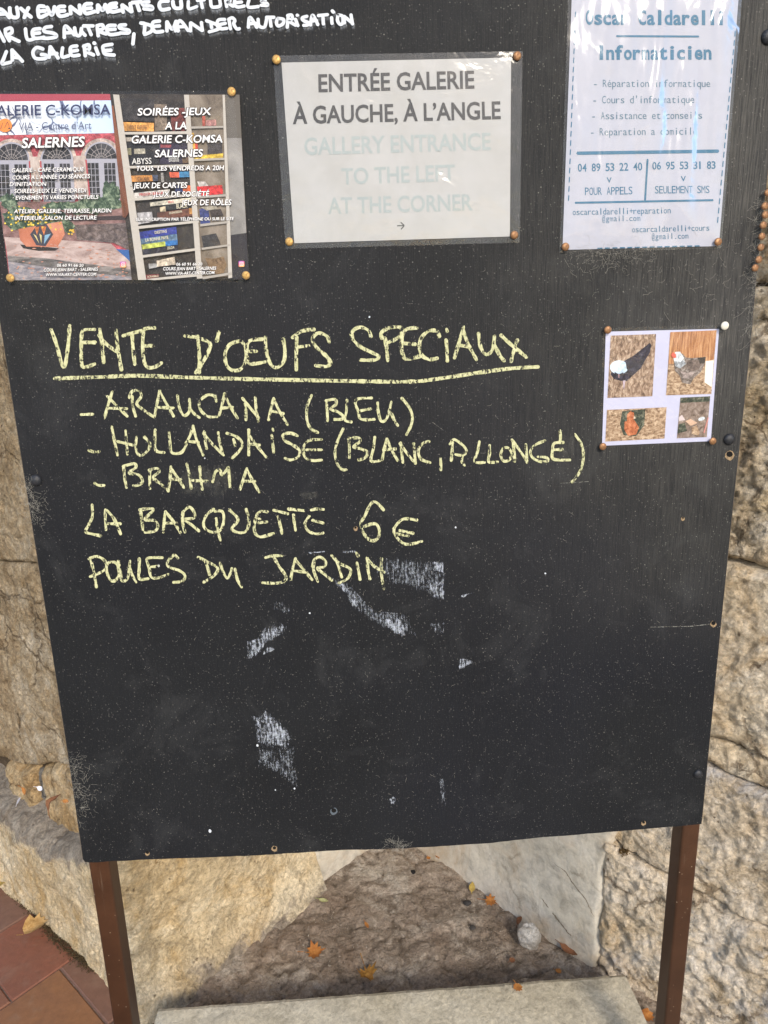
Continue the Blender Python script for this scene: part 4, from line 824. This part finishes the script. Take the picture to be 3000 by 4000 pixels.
lay(hl, photo('terracotta_pot_print', (.36, .11, .06), (.48, .165, .09), (.58, .25, .16), (20, 20, 20)), [(120, 920), (400, 870), (420, 955), (372, 1036), (170, 1034), (130, 990)])
lay(hl, ink((.05, .045, .06)), [(195, 955), (235, 900), (300, 885), (345, 955), (295, 1032), (235, 1025)])
lay(hl, pink((.55, .17, .05)), [(225, 910), (255, 905), (240, 960)], [(262, 900), (300, 905), (285, 960)])
lay(hl, ink((.62, .52, .22)), [(215, 950), (235, 965), (255, 1015)], [(255, 950), (270, 960), (268, 1015)])
lay(hl, ink((.20, .36, .50)), [(290, 960), (330, 950), (285, 1018)])
fl = [blob(rnd.gauss(215, 95), rnd.gauss(855, 38), 7, 6, 6, .3) for _ in range(90)]; fl = [p for p in fl if 40 < p[0][0] < 430 and 770 < p[0][1] < 930]
lay(hl, pink((.72, .50, .06)), *fl); fl = [blob(rnd.uniform(445, 480), rnd.uniform(920, 955), 7, 6, 6, .3) for _ in range(9)]; lay(hl, ink((.70, .42, .05)), *fl)
lv = [blob(rnd.uniform(70, 820), rnd.uniform(1020, 1245), rnd.uniform(5, 14), rnd.uniform(2, 5), 6, .4) for _ in range(75)]; lay(hl, ink((.50, .24, .17)), *lv)
lay(hl, ink((.78, .24, .05)), ell(32, 248, 46, 44)); lay(hl, ink((.10, .06, .05)), ell(60, 268, 8, 5), seg((30, 265), (48, 225), 3), seg((48, 225), (62, 262), 3), seg((8, 270), (16, 230), 3), seg((-4, 250), (4, 275), 3))
# shelf half
wht = ink((.47, .43, .38)); sh = ink((.36, .325, .285))
lay(hr, photo('shelf_back_print', (.10, .075, .055), (.20, .16, .12), (.30, .25, .20), (30, 30, 30)), [(1220, 50), (1448, 50), (1492, 1230), (1312, 1240)])
lay(hr, photo('side_wall_print', (.16, .15, .14), (.24, .225, .21), (.33, .31, .29), (20, 20, 20)), [(1462, 330), (1565, 330), (1597, 945), (1490, 960)])
lay(hr, ink((.12, .105, .09)), [(1455, 50), (1552, 50), (1565, 330), (1462, 330)]); lay(hr, ink((.018, .014, .018)), [(1490, 960), (1597, 945), (1613, 1246), (1505, 1248)])
lay(hr, photo('wood_trim_print', (.10, .035, .018), (.20, .07, .035), (.26, .10, .05), (40, 40, 15)), [(722, 120), (735, 120), (850, 790), (812, 850), (795, 840)])
def Q(x0, y0, x1, y1, x2, y2, x3, y3): return [(x0, y0), (x1, y1), (x2, y2), (x3, y3)]
bx = [((.62, .29, .07), Q(770, 226, 998, 232, 998, 288, 780, 284)), ((.03, .025, .025), Q(775, 70, 1000, 80, 1000, 225, 790, 220)), ((.20, .15, .11), Q(1000, 112, 1080, 112, 1085, 280, 1004, 285)), ((.16, .03, .025), Q(1105, 140, 1205, 135, 1208, 285, 1112, 285)),
      ((.30, .26, .22), Q(790, 325, 960, 330, 965, 352, 795, 352)), ((.015, .013, .015), Q(795, 355, 1025, 360, 1030, 500, 828, 508)), ((.22, .20, .12), Q(810, 396, 850, 396, 852, 440, 815, 440)), ((.34, .31, .24), Q(868, 400, 940, 398, 942, 432, 870, 434)), ((.035, .025, .05), Q(1030, 360, 1222, 365, 1228, 495, 1035, 500)), ((.28, .06, .07), Q(1040, 372, 1110, 372, 1108, 392, 1040, 394)), ((.13, .08, .05), Q(1180, 455, 1222, 455, 1226, 492, 1184, 494)),
      ((.62, .27, .07), Q(835, 575, 1022, 570, 1024, 608, 842, 615)), ((.06, .07, .11), Q(985, 570, 1022, 570, 1024, 608, 990, 610)), ((.30, .28, .26), Q(1042, 555, 1058, 555, 1064, 615, 1046, 618)), ((.62, .10, .045), Q(1098, 552, 1160, 550, 1162, 586, 1102, 586)), ((.05, .22, .42), Q(1160, 548, 1232, 545, 1232, 582, 1162, 586)), ((.02, .03, .10), Q(1130, 640, 1185, 638, 1190, 680, 1135, 682)), ((.58, .11, .03), Q(1180, 640, 1260, 636, 1265, 675, 1188, 680)),
      ((.55, .51, .47), Q(850, 688, 1100, 662, 1098, 706, 856, 722)), ((.55, .50, .40), Q(970, 748, 1250, 714, 1252, 742, 974, 774)), ((.02, .02, .02), Q(1040, 765, 1252, 745, 1254, 785, 1050, 800)), ((.52, .42, .28), Q(1035, 780, 1072, 772, 1075, 806, 1038, 808)), ((.13, .05, .03), Q(1018, 815, 1256, 782, 1260, 835, 1024, 865)), ((.42, .20, .05), Q(1225, 785, 1255, 782, 1258, 820, 1228, 824)), ((.42, .40, .40), Q(890, 815, 985, 808, 992, 872, 892, 892)), ((.03, .03, .03), Q(1030, 865, 1180, 845, 1184, 872, 1034, 892)),
      ((.035, .05, .30), Q(902, 940, 1142, 905, 1146, 950, 908, 984)), ((.10, .17, .26), Q(910, 984, 1146, 952, 1150, 992, 914, 1020)), ((.42, .46, .09), Q(916, 1022, 1070, 1000, 1074, 1030, 922, 1052)), ((.03, .13, .34), Q(1070, 1000, 1150, 990, 1152, 1022, 1074, 1032)), ((.022, .02, .03), Q(922, 1054, 1152, 1026, 1154, 1060, 926, 1088)), ((.52, .43, .33), Q(1015, 1125, 1130, 1100, 1140, 1150, 1018, 1165)), ((.34, .33, .32), Q(962, 1145, 1015, 1142, 1018, 1168, 966, 1178)), ((.20, .025, .03), Q(945, 1218, 1030, 1212, 1030, 1232, 948, 1245)),
      ((.66, .44, .05), Q(1255, 445, 1446, 430, 1446, 458, 1258, 468)), ((.62, .36, .06), Q(1240, 298, 1256, 296, 1266, 400, 1248, 402)), ((.58, .06, .03), Q(1262, 366, 1280, 364, 1284, 400, 1266, 402)), ((.05, .04, .04), Q(1345, 370, 1440, 362, 1440, 430, 1345, 438)), ((.42, .09, .06), Q(1310, 190, 1330, 188, 1332, 252, 1312, 254)), ((.46, .22, .20), Q(1335, 215, 1400, 210, 1402, 250, 1336, 252)), ((.62, .03, .03), Q(1275, 645, 1440, 635, 1446, 692, 1290, 706)), ((.55, .5, .46), Q(1278, 612, 1330, 612, 1350, 640, 1290, 645)), ((.03, .04, .14), Q(1292, 792, 1350, 780, 1362, 880, 1300, 888)), ((.36, .32, .25), Q(1300, 778, 1400, 768, 1410, 790, 1340, 800)), ((.05, .035, .03), Q(1360, 800, 1430, 790, 1448, 830, 1370, 840)), ((.035, .03, .03), Q(1305, 965, 1400, 948, 1432, 1020, 1320, 1042))]
for c, p in bx: lay(hr, pink(c), p)
lay(hr, photo('basket_print', (.08, .045, .02), (.18, .11, .055), (.28, .18, .10), (180, 60, 260)), [(1330, 1108), (1380, 1112), (1450, 1098), (1468, 1150), (1450, 1205), (1400, 1212), (1360, 1195), (1345, 1150)])
lay(hr, wht, Q(733, 48, 772, 50, 948, 1250, 895, 1250), Q(1192, 50, 1224, 50, 1312, 1240, 1276, 1242), Q(1442, 50, 1457, 50, 1505, 1235, 1480, 1240))
lay(hr, wht, Q(772, 292, 1215, 286, 1216, 304, 776, 308)); lay(hr, wht, Q(812, 512, 1236, 500, 1238, 516, 816, 528), Q(850, 722, 1262, 690, 1264, 706, 854, 738), Q(888, 902, 1288, 862, 1290, 878, 892, 920), Q(922, 1090, 1298, 1040, 1300, 1056, 926, 1106), Q(940, 1245, 1300, 1206, 1310, 1225, 1000, 1252))
lay(hr, sh, Q(1232, 256, 1447, 252, 1447, 264, 1234, 270), Q(1256, 466, 1455, 458, 1456, 472, 1258, 480), Q(1278, 706, 1468, 694, 1470, 708, 1280, 722), Q(1296, 888, 1478, 868, 1480, 882, 1298, 904), Q(1306, 1042, 1488, 1018, 1490, 1030, 1308, 1056), Q(1312, 1230, 1500, 1200, 1502, 1216, 1314, 1246))
LT = -.0014 - .00004 * (LV[0] + 1)
def tg(items, col, par, name, bold=.01, shear=.12, outline=True, lab=None):
    if outline:
        T = Print(LT)
        for s, x0, y0, x1, y1, h in items: tx(T, s, x0 - 2, y0 + 1, x1 + 2, y1 + 1, h, (0, 340), sG, bold=bold + .05, shear=shear)
        T.build(name + '_outline', ink((.03, .02, .02)), par)
    T = Print(LT - .00006)
    for s, x0, y0, x1, y1, h in items: tx(T, s, x0, y0, x1, y1, h, (0, 340), sG, bold=bold, shear=shear)
    return T.build(name, col, par, lab)
WH = ink((.84, .82, .80))
tg([('GALERIE C-KOMSA', -88, 186, 716, 178, 66)], ink((.03, .035, .09)), hl, 'sign_lettering', .012, 0., False); tg([('VIA - Centre d’Art', 122, 280, 592, 272, 50)], ink((.10, .11, .17)), hl, 'sign_lettering', 0., 0., False)
tg([('SALERNES', 140, 394, 546, 384, 62)], WH, hl, 'town_lettering', .02)
tg([('· GALERIE - CAFE CERAMIQUE', 55, 553, 542, 545, 26), ('· COURS A L’ANNÉE OU SÉANCES', 60, 600, 582, 590, 26), ('D’INITIATION', 62, 642, 298, 640, 25), ('· SOIRÉES-JEUX LE VENDREDI', 72, 688, 556, 682, 26), ('· EVENEMENTS VARIES PONCTUELS', 82, 730, 636, 724, 25)], WH, hl, 'activity_list', .012)
tg([('ATELIER, GALERIE, TERRASSE, JARDIN', 90, 818, 720, 812, 25), ('INTERIEUR, SALON DE LECTURE', 96, 862, 624, 858, 25)], WH, hl, 'activity_list', .012)
tg([('06 60 91 66 20', 368, 1164, 540, 1164, 18), ('COURS JEAN BART - SALERNES', 282, 1196, 634, 1190, 20), ('WWW.VIA-ART-CENTER.COM', 294, 1226, 622, 1222, 19)], WH, hl, 'address', .012)
tg([('SOIRÉES -JEUX', 890, 184, 1366, 180, 46), ('A LA', 1068, 274, 1210, 272, 46), ('GALERIE C-KOMSA', 850, 364, 1442, 358, 48), ('SALERNES', 1002, 454, 1312, 450, 46)], WH, hr, 'event_heading', .016)
tg([('TOUS  LES VENDREDIS A 20H', 880, 542, 1448, 538, 30), ('· JEUX DE CARTES', 845, 656, 1212, 652, 34), ('· JEUX DE SOCIÉTÉ', 972, 712, 1354, 708, 33), ('JEUX DE RÔLES', 1174, 766, 1498, 764, 35), ('SUR INSCRIPTION PAR TÉLÉPHONE OU SUR LE SITE', 880, 868, 1514, 862, 19)], WH, hr, 'event_list', .014)
tg([('06 60 91 66 20', 1142, 1157, 1310, 1156, 18), ('COURS JEAN BART - SALERNES', 1056, 1188, 1400, 1184, 20), ('WWW.VIA-ART-CENTER.COM', 1070, 1218, 1388, 1212, 19)], WH, hr, 'address', .012)
tg([('ABYSS', 855, 500, 982, 497, 38), ('EXODUS', 1095, 484, 1160, 482, 26)], ink((.66, .64, .60)), hr, 'box_lettering', .01, 0., False); tg([('DiXit', 892, 606, 972, 604, 26), ('COLT EXPRESS', 840, 274, 950, 274, 26)], ink((.16, .08, .04)), hr, 'box_lettering', .01, 0., False)
tg([('PRISON BREAK', 904, 706, 1060, 694, 17), ('MAD', 1090, 752, 1128, 748, 14)], ink((.50, .06, .06)), hr, 'box_lettering', .01, 0., False); tg([('BLACK', 1145, 788, 1215, 780, 28), ('DESTINS', 1004, 952, 1082, 942, 18), ('LA BONNE PAYE', 944, 1002, 1092, 984, 20), ('DUNGEON', 1098, 824, 1180, 812, 14), ('ZELDA', 1085, 1052, 1130, 1046, 16), ('SCRABBLE', 955, 1236, 1028, 1230, 12)], ink((.66, .60, .44)), hr, 'box_lettering', .01, 0., False)
def cam_logo(par, x, y, s):
    def rr(h, r): 
        out = []
        for cx_, cy_, a in ((x + h - r, y - h + r, -90), (x + h - r, y + h - r, 0), (x - h + r, y + h - r, 90), (x - h + r, y - h + r, 180)):
            out += [(cx_ + r * math.cos(math.radians(a + 22.5 * k)), cy_ + r * math.sin(math.radians(a + 22.5 * k))) for k in range(5)]
        return out
    n = NT('badge_gradient'); xx, yy, zz = n.sep(); c = PB(*g_((x, y))[0], -.002); f = n.node('ShaderNodeMapRange', {'Value': n.math('ADD', zz, n.math('MULTIPLY', xx, -.3)), 'From Min': c.z - .3 * c.x - .005, 'From Max': c.z - .3 * c.x + .005}).outputs[0]
    m = n.fin(n.ramp(f, (.1, (.85, .42, .10)), (.45, (.75, .08, .16)), (.9, (.30, .06, .50))), .5)
    lay(par, m, rr(s, s * .4), name='badge'); lay(par, WH, rr(s * .66, s * .3), name='badge'); lay(par, m, rr(s * .52, s * .22), name='badge'); lay(par, WH, ell(x, y, s * .32, s * .32), name='badge'); lay(par, m, ell(x, y, s * .19, s * .19), name='badge'); lay(par, WH, ell(x + s * .36, y - s * .36, s * .07, s * .07, 8), name='badge')
cam_logo(hl, 798, 1150, 19); cam_logo(hr, 1565, 1146, 19)
gf = film(g_((-106, 28), (1512, 22), (1625, 1270), (60, 1276)), -.0014 - .00004 * LV[0] - .0009, M_film, gp, .0022, 50, 11.)

# ---------------------------------------------------------------- thumbtacks
def tack(px, py, lab, mat, out=.004, r=.0054):
    c = PB(px, py, 0); t = lathe('thumbtack', Vector((c.x, -out, c.z)), dome(r, r * .42) + [(r * .3, -.0005), (.0006, -.001), (.0006, -out - .004)], mat, None, 18)
    me = t.data; me.transform(Matrix.Translation(-c)); t.location = c
    tag(t, lab, 'thumbtack', 'thumbtacks in the board')
for x, y, lab in ((907, 364, 'domed brass thumbtack in the top right corner of the gallery poster'), (48, 1087, 'domed brass thumbtack in the bottom left corner of the gallery poster'), (963, 1077, 'domed brass thumbtack in the bottom right corner of the gallery poster')): tack(x, y, lab, M_brass, .0055)
for x, y, lab in ((1081, 238, 'top left'), (2017, 224, 'top right'), (1131, 946, 'bottom left'), (2006, 920, 'bottom right')): tack(x, y, f'stained brass thumbtack in the {lab} corner of the ENTRÉE GALERIE sign', M_rust if 'right' in lab else M_brass, .0045)
tack(2204, 966, 'rusty thumbtack in the bottom left corner of the blue lettered poster', M_rust, .0055); tack(2797, 947, 'rusty thumbtack in the bottom right corner of the blue lettered poster', M_rust, .0055)
for x, y, lab in ((2368, 1289, 'top left'), (2349, 1742, 'bottom left'), (2776, 1721, 'bottom right')): tack(x, y, f'orange rusty thumbtack in the {lab} corner of the chicken photo sheet', M_rust, .006)
tack(2818, 1273, 'ivory white thumbtack in the top right corner of the chicken photo sheet', M_wtack, .009, .0058)
for k, (x, y) in enumerate(((2984, 758), (2972, 810), (2974, 844), (2966, 884), (2961, 927), (2957, 970), (2949, 1017), (2935, 1049))):
    tack(x, y, ('topmost', 'second from top', 'third from top', 'fourth from top', 'fifth from top', 'sixth from top', 'next to lowest', 'lowest')[k] + ' of the spare rusty thumbtacks lined up at the right board edge', M_rust, .009, .0050)

# ---------------------------------------------------------------- leaves, pebbles, webs
def leaf_mat(name, c, c2):
    n = NT(name); a = n.noise(70, 7, .65, .5); v = n.vor(140, 'DISTANCE_TO_EDGE'); col = n.mix(n.ramp(a, (.35, 0.), (.65, 1.)), c, c2); col = n.mix(n.ramp(v, (.0, .35), (.08, 0.)), col, (c2[0] * .5, c2[1] * .5, c2[2] * .5))
    return n.fin(col, .7, n.bump(a, .002), spec=.25)
LM = dict(o=leaf_mat('orange_leaf', (.52, .23, .06), (.34, .12, .03)), y=leaf_mat('yellow_leaf', (.62, .47, .13), (.48, .32, .08)), t=leaf_mat('tan_leaf', (.60, .39, .16), (.40, .22, .07)), b=leaf_mat('brown_leaf', (.26, .115, .055), (.16, .07, .035)), g=leaf_mat('pale_green_leaf', (.50, .50, .26), (.36, .36, .16)), g2=leaf_mat('golden_brown_leaf', (.40, .22, .05), (.24, .11, .025)))
MAPLE = [(0, -1), (.08, -.45), (.5, -.62), (.48, -.35), (.98, -.2), (.62, .02), (.72, .32), (.38, .3), (.3, .55), (.12, .5), (0, 1), (-.14, .5), (-.36, .56), (-.38, .28), (-.8, .34), (-.6, 0), (-.95, -.26), (-.46, -.36), (-.45, -.66), (-.08, -.45)]
OVAL = [(0, -1.15), (.1, -.85), (.3, -.6), (.42, -.2), (.38, .2), (.24, .6), (0, 1), (-.22, .6), (-.4, .2), (-.4, -.25), (-.28, -.6), (-.1, -.85)]
TORN = [(0, -.9), (.5, -.75), (.75, -.2), (.9, .1), (.5, .25), (.62, .6), (.25, .5), (.05, .8), (-.2, .55), (-.5, .75), (-.55, .3), (-.85, .2), (-.7, -.3), (-.45, -.7)]
def leaf(p, size, rot, shape, mat, lab, curl=.3, lift=.004, n=Vector((0, 0, 1))):
    t1 = n.cross(Vector((0, 1, 0))).normalized() if abs(n.y) < .9 else n.cross(Vector((1, 0, 0))).normalized(); t2 = n.cross(t1)
    rings = 4; vs = []; fs = []; m = len(shape); sd = rnd.uniform(0, 50)
    def P3(x, y):
        c, s = math.cos(rot), math.sin(rot); a, b = (x * c - y * s) * size, (x * s + y * c) * size
        h = curl * size * (x * x * 1.0 + .6 * y * y * math.sin(sd) + .5 * noise.noise(Vector((x * 1.7, y * 1.7, sd))))
        return p + t1 * a + t2 * b + n * (lift + h)
    vs.append(P3(0, 0))
    for r in range(1, rings + 1):
        for (x, y) in shape: vs.append(P3(x * r / rings, y * r / rings))
    for k in range(m): fs.append((0, 1 + k, 1 + (k + 1) % m))
    for r in range(rings - 1):
        for k in range(m): a = 1 + r * m; fs.append((a + k, a + m + k, a + m + (k + 1) % m, a + (k + 1) % m))
    # stalk
    b = len(vs); e = P3(0, -1); e2 = P3(.12, -1.5)
    for q in (e, e2):
        for k in range(4): a = k * math.pi / 2; vs.append(q + t1 * math.cos(a) * .0011 + n * math.sin(a) * .0011)
    fs += [(b + k, b + (k + 1) % 4, b + 4 + (k + 1) % 4, b + 4 + k) for k in range(4)]
    o = mesh('fallen_leaf', vs, fs, mat, None, True); recentre(o); tag(o, lab, 'leaf', 'fallen leaves'); return o
def fz(x, y): return PF(1200 + x * .7233, 3200 + y * .7233, .006)
leaf(fz(712, 205), .014, .6, TORN, LM['o'], 'bright orange leaf just below the board edge at the back of the recess')
leaf(fz(655, 216), .008, .2, TORN, LM['o'], 'small orange leaf scrap beside the hindmost bright orange leaf', .2)
leaf(fz(890, 374), .021, 2.9, OVAL, LM['y'], 'narrow yellow leaf lying upright beside the plastered wall', .25)
leaf(fz(990, 450), .025, 1.1, MAPLE, LM['o'], 'orange maple leaf lying between the yellow leaf and the white stone')
leaf(fz(322, 578), .012, .4, OVAL, LM['o'], 'small orange leaf alone in the middle of the earth floor')
leaf(fz(42, 724), .030, 1.7, MAPLE, LM['o'], 'large orange maple leaf on the left of the earth floor', .35)
leaf(fz(326, 846), .029, .3, MAPLE, LM['g2'], 'curled golden brown leaf behind the step slab', .9)
leaf(fz(88, 444), .016, 1.2, OVAL, LM['g'], 'pale green leaf near the foot of the left plaster', .15)
leaf(fz(1412, 716), .026, .7, OVAL, LM['b'], 'brown leaf wedged between the plaster and the step slab')
leaf(fz(1108, 768), .010, 2., TORN, LM['b'], 'tiny brown leaf scrap in front of the white stone', .2)
leaf(fz(1145, 548), .016, 2.5, OVAL, LM['b'], 'brown leaf leaning behind the white stone')
leaf(fz(1358, 828), .009, 1., TORN, LM['o'], 'tiny orange leaf scrap touching the back edge of the step', .2)
sl_ = PF(2023, 3861, .0865); leaf(sl_, .013, .2, TORN, LM['o'], 'torn orange leaf scrap lying on the step slab', .15, .002)
leaf(PF(142, 3628, .006), .038, 2.6, TORN, LM['t'], 'crumpled tan leaf on the red tiles by the pier foot', .5, .012)
leaf(PF(8, 3455, .01), .036, 1.9, TORN, LM['y'], 'yellow torn leaf at the left frame edge on the tiles', .4, .01)
leaf(PF(2528, 3973, .0), .02, 1.3, TORN, LM['o'], 'orange leaf scrap right of the step slab beside the right post', .3)
pl = PV(214, 3135, Vector((-.713, .439, 0)) - Ln * .02, Ln); leaf(Vector((pl.x, pl.y, pl.z)), .024, 2.2, OVAL, LM['b'], 'folded brown leaf on the grey ledge left of the board', .9, .012, (Ln + Vector((0, 0, 1.2))).normalized())
pl = PV(268, 3135, Vector((-.713, .439, 0)) - Ln * .02, Ln); leaf(pl, .012, 1.0, OVAL, LM['o'], 'small orange leaf on the ledge close to the board edge', .4, .01, (Ln + Vector((0, 0, 1.2))).normalized())
pl = PV(109, 3092, Vector((-.713, .439, 0)) - Ln * .045, Ln); leaf(pl, .016, .2, OVAL, LM['o'], 'orange yellow leaf in the dark gap of the left wall', .5, .01, (Ln * 1.5 + Vector((0, 0, 1))).normalized())
M_petal = plain('white_petal', (.78, .77, .82), .7); M_petal2 = plain('grey_petal', (.40, .38, .40), .8)
pl = PV(172, 3085, Vector((-.713, .439, 0)) - Ln * .04, Ln); o = leaf(pl, .014, .8, OVAL, M_petal, 'white feather on the ledge under the small tan stone', .4, .012, (Ln + Vector((0, 0, 1))).normalized()); o.name = 'feather'; o['category'] = 'feather'; del o['group']
pl = PV(86, 3131, Vector((-.713, .439, 0)) - Ln * .03, Ln); o = leaf(pl, .011, 2.3, OVAL, M_petal2, 'grey dry petal on the ledge left of the white feather', .3, .012, (Ln + Vector((0, 0, 1))).normalized()); o.name = 'dry_petal'; o['category'] = 'petal'; del o['group']

def stone(p, r, mat, lab, name='pebble', sq=(1, 1, .8), amp=.25, sub=4):
    bm = bmesh.new(); bmesh.ops.create_icosphere(bm, subdivisions=sub, radius=1); sd = Vector((rnd.uniform(0, 40), 3, 1))
    for v in bm.verts:
        d = v.co.normalized(); f = 1 + amp * noise.fractal(d * 1.1 + sd, 1, 2, 3) + .05 * noise.fractal(d * 5 + sd, 1, 2, 4); cl = noise.cell_vector(d * 1.3 + sd)
        v.co = Vector((d.x * sq[0], d.y * sq[1], d.z * sq[2])) * f * r
    me = bpy.data.meshes.new(name); bm.to_mesh(me); bm.free(); o = link(name, me, mat, None, True); recentre(o); o.location = p - Vector((0, 0, .005)); tag(o, lab, name.split('_')[-1], 'loose stones in the recess'); return o
M_white = rock_mat('white_rounded_stone', (.44, .39, .33), (.58, .54, .48), (.66, .63, .58), (.40, .27, .15), .4, 5., 3., .35, .45, crack=0.)
stone(PF(2066, 3690, .004), .030, M_white, 'white rounded stone lying by the plastered wall', 'stone', (1, .85, 1.1), .3)
stone(PF(1826, 3528, .002), .0085, plain('dark_pebble', (.035, .032, .032), .8, .001), 'dark pebble nearer the plastered wall', 'pebble', (1.4, 1, .6), .2, 3)
stone(PF(1846, 3622, .002), .007, plain('grey_pebble', (.06, .055, .05), .8, .001), 'grey pebble in the middle of the recess floor', 'pebble', (1.3, 1.2, .5), .2, 3)
stone(PF(1614, 3408, .002), .008, plain('black_pebble', (.012, .010, .010), .8, .001), 'black pebble at the back of the recess below the board', 'pebble', (1, 1.3, .6), .2, 3)
stone(PF(2398, 3745, .03), .009, M_white, 'white stone chip in the dark crack right of the plaster', 'pebble', (1.2, .8, .6), .3, 3)
stone(PF(1734, 3372, .002), .004, M_white, 'tiny white stone chip beside the hindmost orange leaf', 'pebble', (1, 1, .7), .2, 2)
# dry moss/dirt along the foot of the pier: uncountable crumbs
def crumbs(name, line, n, spread, size, mat, lab):
    vs = []; fs = []
    for _ in range(n):
        t = rnd.random() * (len(line) - 1); k = int(t); p = line[k].lerp(line[k + 1], t - k) + Vector((rnd.gauss(0, spread), rnd.gauss(0, spread), 0)); r = size * rnd.uniform(.4, 1.3); p.z += r * .5 + rnd.random() * .004
        b = len(vs); q = [Vector((rnd.gauss(0, 1), rnd.gauss(0, 1), rnd.gauss(0, .7))).normalized() * r for _ in range(4)]; vs += [p + v for v in q]; fs += [(b, b + 1, b + 2), (b, b + 2, b + 3), (b, b + 3, b + 1), (b + 1, b + 3, b + 2)]
    o = mesh(name, vs, fs, mat); recentre(o); o['kind'] = 'stuff'; tag(o, lab, 'debris'); return o
crumbs('dry_moss', [PF(20, 3430), PF(70, 3500), PF(150, 3580), PF(215, 3660), PF(300, 3735), PF(370, 3790)], 3200, .008, .0028, plain('dry_moss_crumbs', (.075, .05, .022), 1., .002, var=.7, sc=500), 'line of dark dry moss crumbs along the pier foot on the tiles')
crumbs('moss_tuft', [PV(2400, 3350, RO, RN), PV(2450, 3320, RO, RN)], 400, .006, .003, plain('brown_moss', (.11, .065, .02), 1., .002, var=.6, sc=500), 'brown moss tuft at the top of the plaster edge right of the recess')
crumbs('earth_crumbs', [PF(1300, 3600), PF(1600, 3450), PF(1900, 3700), PF(1400, 3800)], 1500, .10, .0022, M_dirt, 'scattered earth crumbs on the recess floor')
def web(name, pts, n, spread, lab, depth=.006, curl=.012, zmin=.2):
    vs = []; fs = []
    for _ in range(n):
        t = rnd.random() * (len(pts) - 1); k = int(t); p = pts[k].lerp(pts[k + 1], t - k) + Vector((rnd.gauss(0, spread), -rnd.random() * depth - .0005, rnd.gauss(0, spread))); d = Vector((rnd.gauss(0, 1), rnd.gauss(0, .2), rnd.gauss(0, 1))).normalized(); st = rnd.randint(3, 7); L = curl * rnd.uniform(.4, 1.4) / st; r = .00011
        pr = p
        if pr.z < zmin: continue
        nn = Vector((-d.z, 0, d.x)).normalized() * r; b = len(vs)
        for i in range(st + 1):
            vs += [pr + nn, pr + Vector((0, -r, 0)), pr - nn]; d = (d + Vector((rnd.gauss(0, .5), rnd.gauss(0, .1), rnd.gauss(0, .5)))).normalized(); pr = pr + d * L
            if pr.y > -.0004: pr.y = -.0004
        for i in range(st):
            a = b + 3 * i; fs += [(a, a + 1, a + 4, a + 3), (a + 1, a + 2, a + 5, a + 4)]
    o = mesh(name, vs, fs, M_web); recentre(o); o['kind'] = 'stuff'; tag(o, lab, 'cobweb', 'cobwebs on the board'); return o
M_web = plain('dusty_cobweb', (.40, .37, .31), .95)
web('cobweb', [PB(290, 2960), PB(300, 3050), PB(330, 3180)], 200, .011, 'dusty cobweb fuzz on the lower left board edge')
web('cobweb', [PB(100, 1880), PB(130, 1960), PB(135, 2040)], 140, .008, 'thin cobweb under the bolt at the left board edge')
web('cobweb', [PB(2965, 760), PB(2960, 950), PB(2940, 1080), PB(2940, 1200), PB(2925, 1330)], 200, .005, 'cobweb threads trailing down the right board edge from the spare tacks', .010, .02)
web('cobweb', [PB(2250, 1000), PB(2420, 995), PB(2560, 1010)], 170, .010, 'dusty fibres caught under the blue lettered poster')
web('cobweb', [PB(1530, 3285), PB(1570, 3310)], 90, .006, 'small cobweb at the bottom edge of the board in the middle')
web('cobweb', [PB(2400, 1080), PB(2700, 1150), PB(2850, 1080), PB(2600, 1020)], 60, .03, 'loose pale fibres stuck on the grey wood above the chicken photos', .002, .012)

web('lint', [PB(400, 900), PB(2600, 900), PB(700, 2500), PB(2500, 2500), PB(600, 3100), PB(2500, 3000), PB(1500, 1500), PB(2700, 1900), PB(300, 1500)], 420, .12, 'pale lint fibres stuck all over the black board', .001, .006, .74)

def on_plaster(px, py): return PV(px, py, PO + PN * .016, PN)
def crack(pts, w):
    vs = []; fs = []; ctr = []
    for a, b in zip(pts, pts[1:]):
        for k in range(8): t = k / 8; ctr.append((a[0] + (b[0] - a[0]) * t + 4 * noise.noise(Vector((a[0] + k * 3.1, b[1], 2))), a[1] + (b[1] - a[1]) * t + 4 * noise.noise(Vector((b[0], a[1] + k * 2.7, 5)))))
    for i, (x, y) in enumerate(ctr):
        ww = w * (.4 + .8 * rnd.random()) * (1 - abs(2 * i / len(ctr) - 1) ** 4)
        for sgn in (-1, 1):
            q = on_plaster(x + sgn * ww, y); fl = max(0, 1 - q.z / .14); u = (Vector((q.x, q.y, 0)) - PO).length / PL
            vs.append(q + PN * (.005 * fbm(q, 4, 5) + .0012 * fbm(q, 30, 4) + .03 * fl * fl * (1 - .75 * u) + .0007))
    for i in range(len(ctr) - 1): fs.append((2 * i, 2 * i + 1, 2 * i + 3, 2 * i + 2))
    mesh('crack', vs, fs, plain('plaster_crack', (.22, .175, .125), 1., var=.4, sc=200), rw)
crack([(2150, 3360), (2205, 3400), (2240, 3450), (2290, 3510), (2330, 3590)], 2.2)
crack([(2110, 3500), (2160, 3560), (2200, 3610), (2240, 3660)], 3.2)
